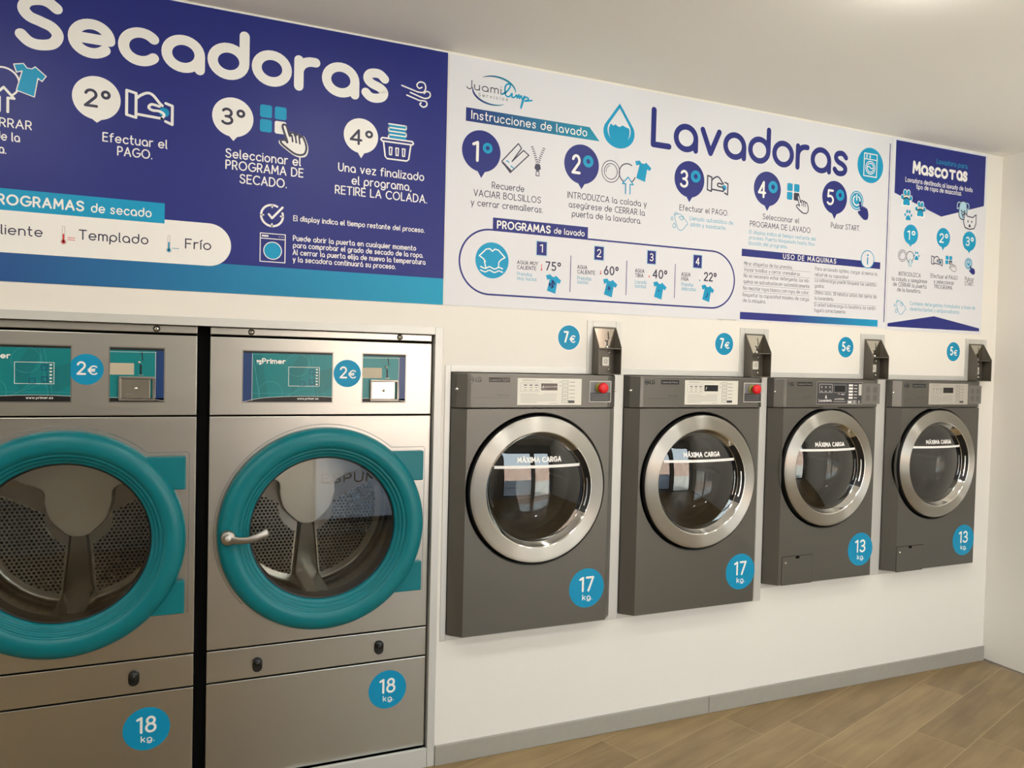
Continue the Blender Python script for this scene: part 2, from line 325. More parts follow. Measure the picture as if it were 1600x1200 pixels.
def glyph(c, X, n):
    R = X/2; D = -.3; O = lambda x=0: arc(x+R, R, R, R, 90, 450, 2*n); r = .42*X; h = n
    if c in ACC:
        w, S = glyph(ACC[c], X, n); y = 1.12 if c.isupper() else X+.14; x = w/2
        return w, S+[[(x-.05, y), (x+.1, y+.16)]]
    g = {
     'a': lambda: (X, [O(), [(X, R), (X, 0)]]), 'b': lambda: (X, [O(), [(0, 1), (0, R)]]), 'd': lambda: (X, [O(), [(X, 1), (X, R)]]),
     'p': lambda: (X, [O(), [(0, R), (0, D)]]), 'q': lambda: (X, [O(), [(X, R), (X, D)]]), 'o': lambda: (X, [O()]),
     'g': lambda: (X, [O(), [(X, R)]+arc(R, 0, R, .3, 0, -150, n)]),
     'c': lambda: (.86*X, [arc(R, R, R, R, 42, 318, 2*n)]), 'e': lambda: (X, [[(0, R), (X, R)]+arc(R, R, R, R, 0, 318, 2*n)[1:]]),
     'f': lambda: (.42, [[(.14, 0), (.14, .78)]+arc(.36, .78, .22, .22, 180, 90, h)+[(.42, 1)], [(0, X), (.38, X)]]),
     'h': lambda: (2*r, [[(0, 0), (0, 1)], [(0, X-r)]+arc(r, X-r, r, r, 180, 0, n)+[(2*r, 0)]]),
     'i': lambda: (0, [[(0, 0), (0, X)], [(0, X+.24), (0, X+.26)]]), 'ı': lambda: (0, [[(0, 0), (0, X)]]),
     'j': lambda: (.12, [[(.12, X), (.12, -.1)]+arc(-.06, -.1, .18, .18, 0, -70, h), [(.12, X+.24), (.12, X+.26)]]),
     'k': lambda: (.5, [[(0, 0), (0, 1)], [(.48, X), (0, .26)], [(.16, .4), (.5, 0)]]), 'l': lambda: (.08, [[(0, 1), (0, .1)]+arc(.1, .1, .1, .1, 180, 270, 3)]),
     'm': lambda: (.84*X*1.5, [[(0, 0), (0, X)], [(0, X-.315*X)]+arc(.315*X, X-.315*X, .315*X, .315*X, 180, 0, n)+[(.63*X, 0)], [(.63*X, X-.315*X)]+arc(.945*X, X-.315*X, .315*X, .315*X, 180, 0, n)+[(1.26*X, 0)]]),
     'n': lambda: (2*r, [[(0, 0), (0, X)], [(0, X-r)]+arc(r, X-r, r, r, 180, 0, n)+[(2*r, 0)]]),
     'r': lambda: (.36, [[(0, 0), (0, X)], [(0, X-.3)]+arc(.3, X-.3, .3, .3, 180, 90, h)+[(.37, X)]]),
     's': lambda: (.72*X, [spline([(.68*X, .82*X), (.52*X, .97*X), (.34*X, X), (.13*X, .93*X), (.06*X, .74*X), (.2*X, .57*X), (.5*X, .45*X), (.66*X, .28*X), (.58*X, .08*X), (.34*X, 0), (.14*X, .04*X), (0, .18*X)], max(2, n//3))]),
     't': lambda: (.38, [[(.13, 1), (.13, .2)]+arc(.33, .2, .2, .2, 180, 270, h)+[(.38, 0)], [(0, X), (.36, X)]]),
     'u': lambda: (2*r, [[(0, X), (0, r)]+arc(r, r, r, r, 180, 360, n)+[(2*r, X)], [(2*r, r), (2*r, 0)]]),
     'v': lambda: (.86*X, [[(0, X), (.43*X, 0), (.86*X, X)]]), 'w': lambda: (1.3*X, [[(0, X), (.33*X, 0), (.65*X, .9*X), (.97*X, 0), (1.3*X, X)]]),
     'x': lambda: (.8*X, [[(0, 0), (.8*X, X)], [(0, X), (.8*X, 0)]]), 'y': lambda: (.86*X, [[(0, X), (.43*X, 0)], [(.86*X, X), (.28*X, D)]]),
     'z': lambda: (.74*X, [[(0, X), (.74*X, X), (0, 0), (.74*X, 0)]]),
     'A': lambda: (.8, [[(0, 0), (.4, 1), (.8, 0)], [(.14, .33), (.66, .33)]]),
     'B': lambda: (.6, [[(0, 0), (0, 1), (.3, 1)]+arc(.3, .77, .24, .23, 90, -90, n)+[(0, .54)], [(.3, .54)]+arc(.32, .27, .28, .27, 90, -90, n)+[(0, 0)]]),
     'C': lambda: (.82, [arc(.5, .5, .5, .5, 48, 312, 2*n)]), 'D': lambda: (.76, [[(0, 0), (0, 1), (.28, 1)]+arc(.28, .5, .48, .5, 90, -90, 2*n)+[(0, 0)]]),
     'E': lambda: (.56, [[(.56, 1), (0, 1), (0, 0), (.56, 0)], [(0, .52), (.5, .52)]]), 'F': lambda: (.54, [[(.54, 1), (0, 1), (0, 0)], [(0, .52), (.46, .52)]]),
     'G': lambda: (.92, [arc(.5, .5, .5, .5, 48, 350, 2*n)+[(.99, .46), (.56, .46)]]), 'H': lambda: (.7, [[(0, 0), (0, 1)], [(.7, 0), (.7, 1)], [(0, .5), (.7, .5)]]),
     'I': lambda: (0, [[(0, 0), (0, 1)]]), 'J': lambda: (.46, [[(.46, 1), (.46, .24)]+arc(.23, .24, .23, .24, 0, -170, n)]),
     'L': lambda: (.52, [[(0, 1), (0, 0), (.52, 0)]]), 'M': lambda: (.86, [[(0, 0), (.06, 1), (.43, .3), (.8, 1), (.86, 0)]]), 'N': lambda: (.72, [[(0, 0), (0, 1), (.72, 0), (.72, 1)]]),
     'O': lambda: (1.0, [arc(.5, .5, .5, .5, 90, 450, 3*n)]), 'P': lambda: (.58, [[(0, 0), (0, 1), (.3, 1)]+arc(.3, .72, .28, .28, 90, -90, n)+[(0, .44)]]),
     'Q': lambda: (1.0, [arc(.5, .5, .5, .5, 90, 450, 3*n), [(.62, .3), (.95, -.04)]]),
     'R': lambda: (.6, [[(0, 0), (0, 1), (.3, 1)]+arc(.3, .72, .28, .28, 90, -90, n)+[(0, .44)], [(.3, .44), (.6, 0)]]),
     'S': lambda: (.66, [spline([(.62, .86), (.48, .97), (.32, 1), (.12, .93), (.04, .76), (.14, .6), (.34, .52), (.54, .43), (.64, .26), (.55, .07), (.32, 0), (.14, .04), (0, .18)], max(2, n//2))]),
     'T': lambda: (.7, [[(0, 1), (.7, 1)], [(.35, 1), (.35, 0)]]), 'U': lambda: (.7, [[(0, 1), (0, .35)]+arc(.35, .35, .35, .35, 180, 360, n)+[(.7, 1)]]),
     'V': lambda: (.76, [[(0, 1), (.38, 0), (.76, 1)]]), 'W': lambda: (1.1, [[(0, 1), (.28, 0), (.55, .9), (.82, 0), (1.1, 1)]]), 'X': lambda: (.7, [[(0, 0), (.7, 1)], [(0, 1), (.7, 0)]]),
     'Y': lambda: (.7, [[(0, 1), (.35, .5), (.35, 0)], [(.7, 1), (.35, .5)]]), 'Z': lambda: (.66, [[(0, 1), (.66, 1), (0, 0), (.66, 0)]]),
     '0': lambda: (.62, [arc(.31, .5, .31, .5, 90, 450, 2*n)]), '1': lambda: (.24, [[(0, .88), (.24, 1), (.24, 0)]]),
     '2': lambda: (.56, [arc(.28, .72, .27, .28, 165, -35, n)+[(0, 0), (.58, 0)]]), '3': lambda: (.56, [arc(.27, .75, .25, .25, 150, -90, n), arc(.27, .25, .29, .25, 90, -150, n), [(.2, .5), (.27, .5)]]),
     '4': lambda: (.66, [[(.5, 0), (.5, 1), (0, .28), (.66, .28)]]), '5': lambda: (.54, [[(.5, 1), (.08, 1), (.04, .56)]+arc(.24, .3, .3, .3, 125, -140, n)]),
     '6': lambda: (.58, [arc(.29, .29, .29, .29, 90, 450, 2*n), [(.02, .36), (.38, 1)]]), '7': lambda: (.54, [[(0, 1), (.54, 1), (.16, 0)]]),
     '8': lambda: (.56, [arc(.28, .77, .23, .23, 90, 450, 2*n), arc(.28, .27, .28, .27, 90, 450, 2*n)]), '9': lambda: (.58, [arc(.29, .7, .29, .3, 90, 450, 2*n), [(.56, .62), (.22, 0)]]),
     'º': lambda: (.36, [arc(.18, .8, .18, .2, 90, 450, 2*n)]), '€': lambda: (.8, [arc(.5, .5, .4, .5, 50, 310, 2*n), [(0, .6), (.58, .6)], [(0, .4), (.54, .4)]]),
     '.': lambda: (0, [[(0, 0), (0, .02)]]), ',': lambda: (.04, [[(.04, .02), (0, -.14)]]), '-': lambda: (.3, [[(0, .36), (.3, .36)]]),
     '_': lambda: (.5, [[(0, 0), (.5, 0)]]), ' ': lambda: (.22, []),
    }
    return g[c]() if c in g else (.4, [])

class GFX(MB):
    """flat printed artwork on an upright plane: (x, z) drawing, thin ink layers in front of plane y"""
    def __init__(s, y, org, k=0, bend=None): super().__init__(org); s.y = y; s.k = k; s.bend = bend
    def yy(s, k, x, z): return s.y-.00025*(s.k+k)-.00002+(s.bend(x, z) if s.bend else 0)
    def flat(s, pts, m, k=0, mic=0):
        return s.face([s.v((p[0], s.yy(k, *p)-mic, p[1])) for p in (pts if area(pts) > 0 else pts[::-1])], m)
    def ell(s, c, rx, rz, m, k=0, n=48): s.flat([(c[0]+rx*math.cos(2*PI*i/n), c[1]+rz*math.sin(2*PI*i/n)) for i in range(n)], m, k)
    def ring(s, c, rx, rz, w, m, k=0, n=48, a0=0, a1=360): s.rib([(c[0]+rx*math.cos(math.radians(a0+(a1-a0)*i/n)), c[1]+rz*math.sin(math.radians(a0+(a1-a0)*i/n))) for i in range(n+1)], w, m, k)
    def rib(s, pts, w, m, k=0, cap=True, mic0=0):
        """stroke of constant width with round ends; sharp corners get round joints"""
        q = [pts[0]]
        for p in pts[1:]:
            if math.hypot(p[0]-q[-1][0], p[1]-q[-1][1]) > 1e-6: q.append(p)
        pts = q
        if len(pts) < 2: pts = [pts[0], (pts[0][0], pts[0][1]+1e-5)]
        closed = len(pts) > 4 and math.hypot(pts[0][0]-pts[-1][0], pts[0][1]-pts[-1][1]) < w*.05
        runs = [[pts[0]]]
        for i in range(1, len(pts)):
            runs[-1].append(pts[i])
            if i < len(pts)-1:
                a = math.atan2(pts[i][1]-pts[i-1][1], pts[i][0]-pts[i-1][0]); b = math.atan2(pts[i+1][1]-pts[i][1], pts[i+1][0]-pts[i][0])
                if abs((b-a+PI) % (2*PI)-PI) > math.radians(48): runs.append([pts[i]])
        for j, r in enumerate(runs): s._run(r, w/2, m, k, closed and len(runs) == 1, cap, mic0+j*.00002)
    def _run(s, p, h, m, k, closed, cap, mic):
        if closed: p = p[:-1]
        n = len(p); L = []; Rr = []
        for i in range(n):
            if closed: a, b = p[i-1], p[(i+1) % n]
            else: a, b = p[max(i-1, 0)], p[min(i+1, n-1)]
            t = (b[0]-a[0], b[1]-a[1]); l = math.hypot(*t) or 1; nx, nz = -t[1]/l*h, t[0]/l*h
            L.append(s.v((p[i][0]+nx, s.yy(k, *p[i])-mic, p[i][1]+nz))); Rr.append(s.v((p[i][0]-nx, s.yy(k, *p[i])-mic, p[i][1]-nz)))
        for i in range(n if closed else n-1):
            j = (i+1) % n; s.face([Rr[i], Rr[j], L[j], L[i]], m)
        if not closed and cap:
            for e, A, B in ((0, L, Rr), (-1, Rr, L)):
                c = p[e]; v0 = A[e].co+s.org; a0 = math.atan2(v0.z-c[1], v0.x-c[0]); N = 7
                pts = [s.v((c[0]+h*math.cos(a0+PI*q/N), s.yy(k, *c)-mic, c[1]+h*math.sin(a0+PI*q/N))) for q in range(1, N)]
                s.face([A[e]]+pts+[B[e]], m)
    def word(s, txt, x0, x1, z, H, w, m, k=0, n=None, sp=.17, xh=.72, fit=True):
        """line of lettering from x0 to x1 on baseline z, capital height H, stroke w (share of H)"""
        ww = w*H; hh = H-ww; X = (xh*H-ww)/hh
        n = n or (5 if H < .03 else 8 if H < .06 else 14)
        gl = []; x = 0
        for c in txt:
            gw, S = glyph(c, X, n); gl.append((x, S)); x += gw+sp+w
        tot = max((x-sp-w)*hh, 1e-6); sx = ((x1-x0)-ww)/tot if fit else 1.0
        ox = x0+ww/2 if fit else (x0+x1)/2-tot/2
        for gx, S in gl:
            for i, st in enumerate(S):
                s.rib([(ox+(gx+p[0])*hh*sx, z+ww/2+p[1]*hh) for p in st], ww, m, k, mic0=i*.00005)
    def wpx(s, txt, p0, p1, hpx, w, m, k=0, d=0.0, **a):
        """the same, placed by two surveyed points of its baseline"""
        A, B = W(*p0, d), W(*p1, d); T_ = W(p0[0], p0[1]-hpx, d)
        s.word(txt, A[0], B[0], (A[1]+B[1])/2, T_[1]-A[1], w, m, k, **a)
def area(p): return sum(p[i][0]*p[(i+1) % len(p)][1]-p[(i+1) % len(p)][0]*p[i][1] for i in range(len(p)))/2
def frame(x, y, w, h, d=0.0):
    """icon box from its surveyed centre and size: returns f(u, v) -> (x, z), u and v in -.5 .. .5, and its scale"""
    c = W(x, y, d); l, r = W(x-w/2, y, d), W(x+w/2, y, d); t, b = W(x, y-h/2, d), W(x, y+h/2, d); sw, sh = r[0]-l[0], t[1]-b[1]
    f = lambda u, v: (c[0]+u*sw, c[1]+v*sh)
    return f, sw, sh
def mp(f, pts): return [f(*p) for p in pts]

# ------------------------------------------------------------------ icons
def bubble(g, c, r, tip, m, k=0):
    a = math.atan2(tip[1]-c[1], tip[0]-c[0]); q = math.radians(11)
    pts = [(c[0]+r*math.cos(a+q+(2*PI-2*q)*i/56), c[1]+r*math.sin(a+q+(2*PI-2*q)*i/56)) for i in range(57)]
    g.flat(pts+[tip], m, k)
def ic_pay(g, f, s, line, coin, w=.05, fill=None):
    w *= s
    if fill: g.flat(mp(f, [(-.3, .25), (-.05, .48), (.3, .15), (.42, -.25), (-.3, -.32)]), fill, 0)
    g.rib(mp(f, [(-.47, .46), (-.28, .4), (-.28, -.42), (-.47, -.36), (-.47, .46)]), w, line, 1)
    g.rib(mp(f, [(.33, .2), (.47, .14), (.47, -.5), (.33, -.42)]), w, line, 1)
    g.ell(f(.3, -.12), .16*s, .16*s, coin, 2)
    g.rib(mp(f, [(-.26, .25)]+spline([(-.2, .34), (-.06, .46), (.06, .42), (.2, .18), (.26, .1)], 4)), w, line, 3)
    g.rib(mp(f, [(-.26, -.3), (.25, -.34)]), w, line, 3)
    g.rib(mp(f, spline([(.25, -.34), (.3, -.2), (.2, -.1), (.06, -.1), (-.02, -.02), (.04, .1), (.2, .06)], 4)), w, line, 3)
def ic_grid(g, f, mats, k=0):
    for i, (u, v) in enumerate(((-.26, .25), (.26, .25), (-.26, -.25), (.26, -.25))):
        a, b, c = .21, .22, .05
        g.flat(mp(f, [(u-a+c, v-b), (u+a-c, v-b), (u+a, v-b+c), (u+a, v+b-c), (u+a-c, v+b), (u-a+c, v+b), (u-a, v+b-c), (u-a, v-b+c)]), mats[i], k)
HAND = spline([(-.36, .48), (-.26, .44), (-.14, .12), (-.1, .22), (0, .24), (.06, .14), (.1, .2), (.18, .2), (.22, .1), (.27, .15), (.35, .12), (.46, -.12), (.46, -.32), (.36, -.46), (.1, -.48), (-.18, -.34), (-.44, -.16), (-.44, -.06), (-.3, -.04), (-.22, -.1), (-.38, .32), (-.4, .44), (-.36, .48)], 3)
def ic_hand(g, f, s, fill, line, w=.06, k=4):
    g.flat(mp(f, HAND[:-1]), fill, k); g.rib(mp(f, HAND), w*s, line, k+1)
    for u, v in ((-.06, .06), (.07, .04), (.2, .02)): g.rib(mp(f, [(u, v+.08), (u+.03, v-.12)]), w*s*.8, line, k+1)
SHIRT = [(-.16, .5), (-.06, .38), (.08, .37), (.18, .45), (.5, .2), (.38, .02), (.26, .1), (.16, -.5), (-.36, -.36), (-.2, .26), (-.36, .2), (-.44, .44)]
def ic_shirt(g, f, s, fill, line=None, w=.04, k=3):
    g.flat(mp(f, SHIRT), fill, k)
    if line: g.rib(mp(f, SHIRT+SHIRT[:1]), w*s, line, k+1)
def ic_arrow(g, f, s, line, fill, k=5, w=.1):
    P = [(-.2, -.5), (-.2, .08), (-.5, .08), (0, .5), (.5, .08), (.2, .08), (.2, -.5)]
    g.flat(mp(f, P), fill, k); g.rib(mp(f, P), w*s, line, k+1)
def ic_drum(g, f, s, line, w=.05):
    c = f(0, 0); h = f(0, .5)[1]-c[1]; r = f(.5, 0)[0]-c[0]
    g.ring(c, r, h, w*s, line, 1); g.ring(c, r*.72, h*.72, w*s, line, 1); g.ring(c, r*.52, h*.52, w*s*.8, line, 1, a0=100, a1=190)
def ic_thermo(g, x, y0, y1, col, level, w=4, line=M_GREY, dash=0):
    t, b = W(x, y0), W(x, y1); h = t[1]-b[1]; r = h*.16
    g.rib([(t[0], b[1]), (t[0], t[1])], r*1.05, line, 0); g.rib([(t[0], b[1]), (t[0], t[1])], r*.8, M_WHITE, 1)
    g.ell((t[0], b[1]), r*1.1, r*1.1, line, 0, 20); g.ell((t[0], b[1]), r*.98, r*.98, M_WHITE, 1, 20)
    g.ell((t[0], b[1]), r*.8, r*.8, col, 2, 20); g.rib([(t[0], b[1]), (t[0], b[1]+h*level)], r*.62, col, 2)
    for i in range(dash): g.rib([(t[0]+r*1.5, b[1]+h*(.16+.15*i)), (t[0]+r*4.2, b[1]+h*(.16+.15*i))], r*.25, col, 2)
def ic_washer(g, f, s, line, glass, w=.03):
    g.rib(mp(f, [(-.5, -.5), (-.5, .5), (.5, .5), (.5, -.5), (-.5, -.5)]), w*s, line, 1); g.rib(mp(f, [(-.5, .32), (.5, .32)]), w*s, line, 1)
    g.flat(mp(f, [(-.44, .38), (-.18, .38), (-.18, .44), (-.44, .44)]), line, 1)
    for u in (.26, .34, .42): g.ell(f(u, .41), .015*s, .015*s, line, 1, 8)
    c = f(0, -.1); g.ell(c, .32*s, .32*s, line, 1); g.ell(c, .29*s, .29*s, glass, 2)
def ic_bottle(g, f, s, line, w=.035):
    g.rib(mp(f, spline([(-.3, .3), (-.16, .4), (.12, .38), (.5, -.06), (.44, -.16), (.16, -.5), (-.06, -.44), (-.2, -.1), (-.3, .3)], 4)), w*s, line, 1)
    g.rib(mp(f, [(-.34, .34), (-.24, .5), (-.1, .42)]), w*s, line, 1); g.rib(mp(f, spline([(-.02, .26), (.14, .3), (.24, .16), (.1, .1), (-.02, .26)], 3)), w*s, line, 1)
    for u, v, q in ((-.44, .1, .08), (-.3, -.3, .12)): g.rib(mp(f, spline([(u, v+1.6*q), (u+q*.8, v), (u, v-q*.9), (u-q*.8, v), (u, v+1.6*q)], 3)), w*s, line, 1)
def ic_paw(g, f, s, fill, halo, k=1):
    T = ((-.4, .02, .1), (-.16, .34, .115), (.16, .34, .115), (.4, .02, .1))
    B = spline([(-.3, -.24), (-.16, -.06), (0, 0), (.16, -.06), (.3, -.24), (.3, -.42), (.14, -.46), (0, -.42), (-.14, -.46), (-.3, -.42), (-.3, -.24)], 4)
    for q, m, kk in ((1.35, halo, k), (1.0, fill, k+1)):
        if m is None: continue
        for u, v, r in T: g.ell(f(u, v), r*q*s, r*1.3*q*s, m, kk, 20)
        g.flat(mp(f, [(p[0]*q, (p[1]+.22)*q-.22) for p in B[:-1]]), m, kk)
    if halo: g.flat(mp(f, [(-.36, .0), (0, .3), (.36, .04), (.2, -.3), (-.2, -.3)]), halo, k)
def ic_power(g, f, s, disc, line):
    c = f(0, 0); h = f(0, .5)[1]-c[1]; r = f(.5, 0)[0]-c[0]
    g.ell(c, r, h, disc, 1); g.ring(c, r*.84, h*.84, .035*s, line, 2); g.ring(c, r*.5, h*.5, .075*s, line, 2, a0=125, a1=415); g.rib([(c[0], c[1]+h*.6), (c[0], c[1]+h*.05)], .075*s, line, 2)

# ------------------------------------------------------------------ the room
CEIL = 2.93; XR = 4.335; XL = -2.9; YF = -4.2
def structure(name, mb, **k): return tag(mb.build(name, **k), kind='structure')
DRY = (-.838, .95, 0.0, 1.79)                              # opening of the two dryers (x0, x1, z0, z1)
WASH = [dict(x0=1.012, x1=1.785, z0=.546), dict(x0=1.836, x1=2.612, z0=.546), dict(x0=2.662, x1=3.385, z0=.607), dict(x0=3.468, x1=4.178, z0=.607)]
WTOP = 1.632
def slab_with_holes(name, x0, x1, z0, z1, ya, yb, holes, m):
    b = MB(); xs = sorted({x0, x1, *[h[0] for h in holes], *[h[1] for h in holes]}); zs = sorted({z0, z1, *[h[2] for h in holes], *[h[3] for h in holes]})
    solid = {}
    for i in range(len(xs)-1):
        for j in range(len(zs)-1):
            cx, cz = (xs[i]+xs[i+1])/2, (zs[j]+zs[j+1])/2
            solid[i, j] = not any(h[0] < cx < h[1] and h[2] < cz < h[3] for h in holes)
    V = {}
    def g(i, j, y):
        if (i, j, y) not in V: V[i, j, y] = b.v((xs[i], y, zs[j]))
        return V[i, j, y]
    for (i, j), s in solid.items():
        if not s: continue
        b.face([g(i, j, ya), g(i+1, j, ya), g(i+1, j+1, ya), g(i, j+1, ya)], m); b.face([g(i, j, yb), g(i, j+1, yb), g(i+1, j+1, yb), g(i+1, j, yb)], m)
        for di, dj, e in ((-1, 0, ((i, j), (i, j+1))), (1, 0, ((i+1, j+1), (i+1, j))), (0, -1, ((i+1, j), (i, j))), (0, 1, ((i, j+1), (i+1, j+1)))):
            if not solid.get((i+di, j+dj), False):
                (p, q), (r, t) = e; b.face([g(p, q, ya), g(r, t, ya), g(r, t, yb), g(p, q, yb)], m)
    return structure(name, b)
b = MB(); b.box(XL-.1, XR+.1, YF-.1, 1.4, -.1, 0, M_FLOOR); structure('floor', b)
b = MB(); b.box(XL-.1, XR+.1, YF-.1, 1.4, CEIL, CEIL+.1, M_CEIL); structure('ceiling', b)
slab_with_holes('wall_back', XL, XR, 0, CEIL, 0, .12, [DRY]+[(w['x0'], w['x1'], w['z0']-.002, WTOP+.003) for w in WASH], M_WALL)
b = MB(); b.box(XR, XR+.1, YF, 1.3, .010, CEIL, M_WALL); structure('wall_right', b)
b = MB(); b.box(XL-.1, XL, YF, 1.3, 0, CEIL, M_WALL); structure('wall_left', b)
b = MB(); b.box(XL, XR, 1.3, 1.4, 0, CEIL, M_WALL); structure('wall_light_stop', b)  # unseen wall added behind the machines to keep daylight from leaking in
WIN = (1.095, 2.75, .12, 2.5); DOOR = (2.92, 4.1, .004, 2.5)
slab_with_holes('wall_front', XL, XR, 0, CEIL, YF-.1, YF, [WIN, DOOR], M_FRONT)
def glazing(name, R, film):
    x0, x1, z0, z1 = R; t = .05
    f = MB(((x0+x1)/2, YF-.05, z0))
    for a in ((x0, x0+t, z0, z1), (x1-t, x1, z0, z1), (x0+t, x1-t, z0, z0+t), (x0+t, x1-t, z1-t, z1)): f.box(a[0], a[1], YF-.08, YF-.02, a[2], a[3], M_FRAME)
    fo = structure(name, f)
    p = MB(((x0+x1)/2, YF-.05, z0)); p.box(x0+t, x1-t, YF-.052, YF-.048, z0+t, z1-t, M_PANE); p.build('pane', fo)
    return fo
w1 = glazing('window_1', WIN, True)
f = MB((2, YF-.047, .2)); f.box(1.15, 2.70, YF-.0475, YF-.0465, .17, 1.0, M_FILM); f.build('frosted_film', w1)
g = GFX(YF-.046, (2, YF-.046, .5)); g.y = YF-.046
def flip(o):                                               # artwork that faces into the room from the street side
    return o
class RGFX(GFX):
    def yy(s, k, x, z): return s.y+.0003*(k+1)
g = RGFX(YF-.046, (1.6, YF-.046, .5)); g.word('ESPUMA', 1.20, 1.93, .545, .105, .14, M_GAP)
for x in (1.35, 1.62, 1.95): g.rib([(x, .36), (x+.12, .36), (x+.12, .44), (x, .44), (x, .36)], .006, M_LGREY)
g.build('lettering', w1)
d1 = glazing('door_1', DOOR, False)
b = MB((3.0, YF, 1.05)); b.sweep([(3.02, YF+.03, .9), (3.02, YF+.03, 1.3)], [(.012, .012)]*2, M_ALU); b.box(3.01, 3.03, YF-.03, YF+.03, .93, .95, M_ALU); b.box(3.01, 3.03, YF-.03, YF+.03, 1.25, 1.27, M_ALU); b.build('door_handle', d1)
b = MB(); b.box(-14, 18, YF-22, YF-.1, -.15, -.02, M_PAVE); structure('floor_outside', b)
b = MB(); b.box(-14, 18, YF-14, YF-13.6, -.02, 3.4, mat('facade_plaster', (214, 182, 166), .8)); structure('wall_outside', b)

# skirting tiles along the back wall
b = MB(); xs = [.976, 2.362, XR]
for i in range(len(xs)-1): b.box(xs[i]+(.0008 if i else 0), xs[i+1]-.0008, -.011, 0, 0, .083, M_BASE)
b.box(.978, XR, -.006, 0, 0, .080, M_GROUT); structure('baseboard_back', b, bevel=.0025)
b = MB(); b.box(DRY[0], DRY[1]-.008, -.004, .012, 0, .078, M_ALU); structure('baseboard_left', b, bevel=.001)

# aluminium angle trims round the machines
TN = [0]
def trim(x0, x1, z0, z1, t=.004):
    TN[0] += 1; b = MB(); b.box(x0, x1, -t, 0, z0, z1, M_ALU); structure(f'trim_{TN[0]}', b, bevel=.0008)
trim(-.87, .9425, 1.784, 1.815); trim(.943, .974, 0, 1.815)
TN[0] += 1; b = MB(); b.box(.943, .9495, 0, .05, .079, 1.784, M_ALU); structure(f'trim_{TN[0]}', b)
BOXX = [(1.671, 1.787), (2.513, 2.632), (3.304, 3.421), (4.107, 4.226)]
left = .988
for i, w in enumerate(WASH):
    bx = BOXX[i]; e = w['x1']+.002; nx = WASH[i+1]['x0'] if i < 3 else w['x1']+.03
    if i == 0: trim(left, w['x0'], w['z0']-.028, 1.661)
    trim(left if i else w['x0']+.0005, bx[0]-.0285, WTOP+.003, 1.661)
    trim(bx[0]-.028, bx[0]-.0005, WTOP+.003, 1.873); trim(bx[1]+.0005, bx[1]+.029, WTOP+.003, 1.873); trim(bx[0], bx[1], 1.846, 1.873)
    trim(w['x0']+.0005, w['x1'], w['z0']-.026, w['z0']-.001)
    if i < 3: trim(w['x1']+.0005, nx-.0005, min(w['z0'], WASH[i+1]['z0'])-.026, WTOP+.002)
    else: trim(w['x1']+.0005, w['x1']+.028, w['z0']-.026, WTOP+.002)
    left = bx[1]+.0295
b = MB(); b.box(.97, 4.3, .16, .95, 0, .5457, M_WALL); structure('plinth', b)
b = MB(); b.box(2.66, 4.3, .16, .95, .5458, .6067, M_WALL); structure('plinth_step', b)

# ------------------------------------------------------------------ ceiling downlights
for i, (x, y) in enumerate(LAMPS):
    where = ('over the dryers' if x < 1 else 'over the washers')
    if i == 0:
        t0 = thing('ceiling_light', (x, y, CEIL), 'round white surface downlight on the ceiling', 'light', 'round ceiling downlights')
        n = 40; ring = lambda b, r, z: [b.v((x+r*math.cos(2*PI*k/n), y+r*math.sin(2*PI*k/n), CEIL-z)) for k in range(n)]
        def tub(name, prof, m, cap=False):
            b = MB((x, y, CEIL)); R_ = [ring(b, *p) for p in prof]
            for A, B in zip(R_, R_[1:]):
                for k in range(n): b.face([A[k], A[(k+1) % n], B[(k+1) % n], B[k]], m, True)
            if cap: b.face(R_[-1], m)
            return b.build(name, t0)
        tub('rim', [(.118, .0005), (.118, .014), (.112, .0165), (.104, .0165)], M_FIX)
        tub('diffuser', [(.104, .016), (.104, .060), (.098, .068), (.085, .072)], M_LAMP, True)
        src = t0
    else:
        r = src.copy(); C.objects.link(r); r.location = (x, y, CEIL)
        for ch in src.children:
            c = ch.copy(); C.objects.link(c); c.parent = r

# ------------------------------------------------------------------ signs
def panel(root, pts, y0=0, y1=-.002, m=M_PANEL):
    o = world_loc(root); b = MB(o); b.prism([tuple(p) for p in (pts if area(pts) > 0 else pts[::-1])], 'y', y1, y0-.0003, m); return b.build('panel', root)
def G(root, y=-.002): return GFX(y, world_loc(root))

# --- blue dryer sign
c = W(692.6, 476.3); xR, zB = .9715, c[1]; zT = 2.922; xL = -2.2
S1 = thing('wall_sign', ((xL+xR)/2, 0, zB), 'big navy blue sign above the steel dryers', 'sign')
panel(S1, [(xL, zB), (xR, zB), (xR, zT), (xL, zT)], m=M_NAVY)
g = G(S1); zt = W(692.5, 435.5)[1]
ox = world_loc(S1).x
M_BAND = gradient('print_band_blue_to_cyan', -.9-ox, .95-ox, (40, 50, 128), (0, 150, 190))
g.flat([(xL, zB), (xR, zB), (xR, zt), (xL, zt)], M_BAND); g.rib([(xL, zT+.002), (xR+.003, zT+.002), (xR+.003, zB)], .004, M_WHITE); g.build('colour_band', S1)
g = G(S1); g.wpx('Secadoras', (23, 72.5), (608.7, 164.3), 88, .19, M_WHITE, sp=.07); g.build('heading', S1)
g = G(S1)
f, sw, sh = frame(650, 145, 45, 38)
for L in ([(-.5, .2), (.05, .04)]+spline([(.05, .04), (.25, .06), (.33, .25), (.28, .44), (.12, .46), (.02, .32), (.1, .2), (.2, .26)], 5)[1:], [(-.2, -.03), (.1, -.13)]+spline([(.1, -.13), (.32, -.18), (.48, -.08), (.48, .08), (.36, .12), (.28, .02)], 5)[1:], [(-.32, -.16), (.12, -.3)]+spline([(.12, -.3), (.34, -.3), (.38, -.45), (.26, -.55), (.14, -.46), (.18, -.38)], 5)[1:]): g.rib(mp(f, L), .0055, M_WHITE)
g.build('wind_icon', S1)
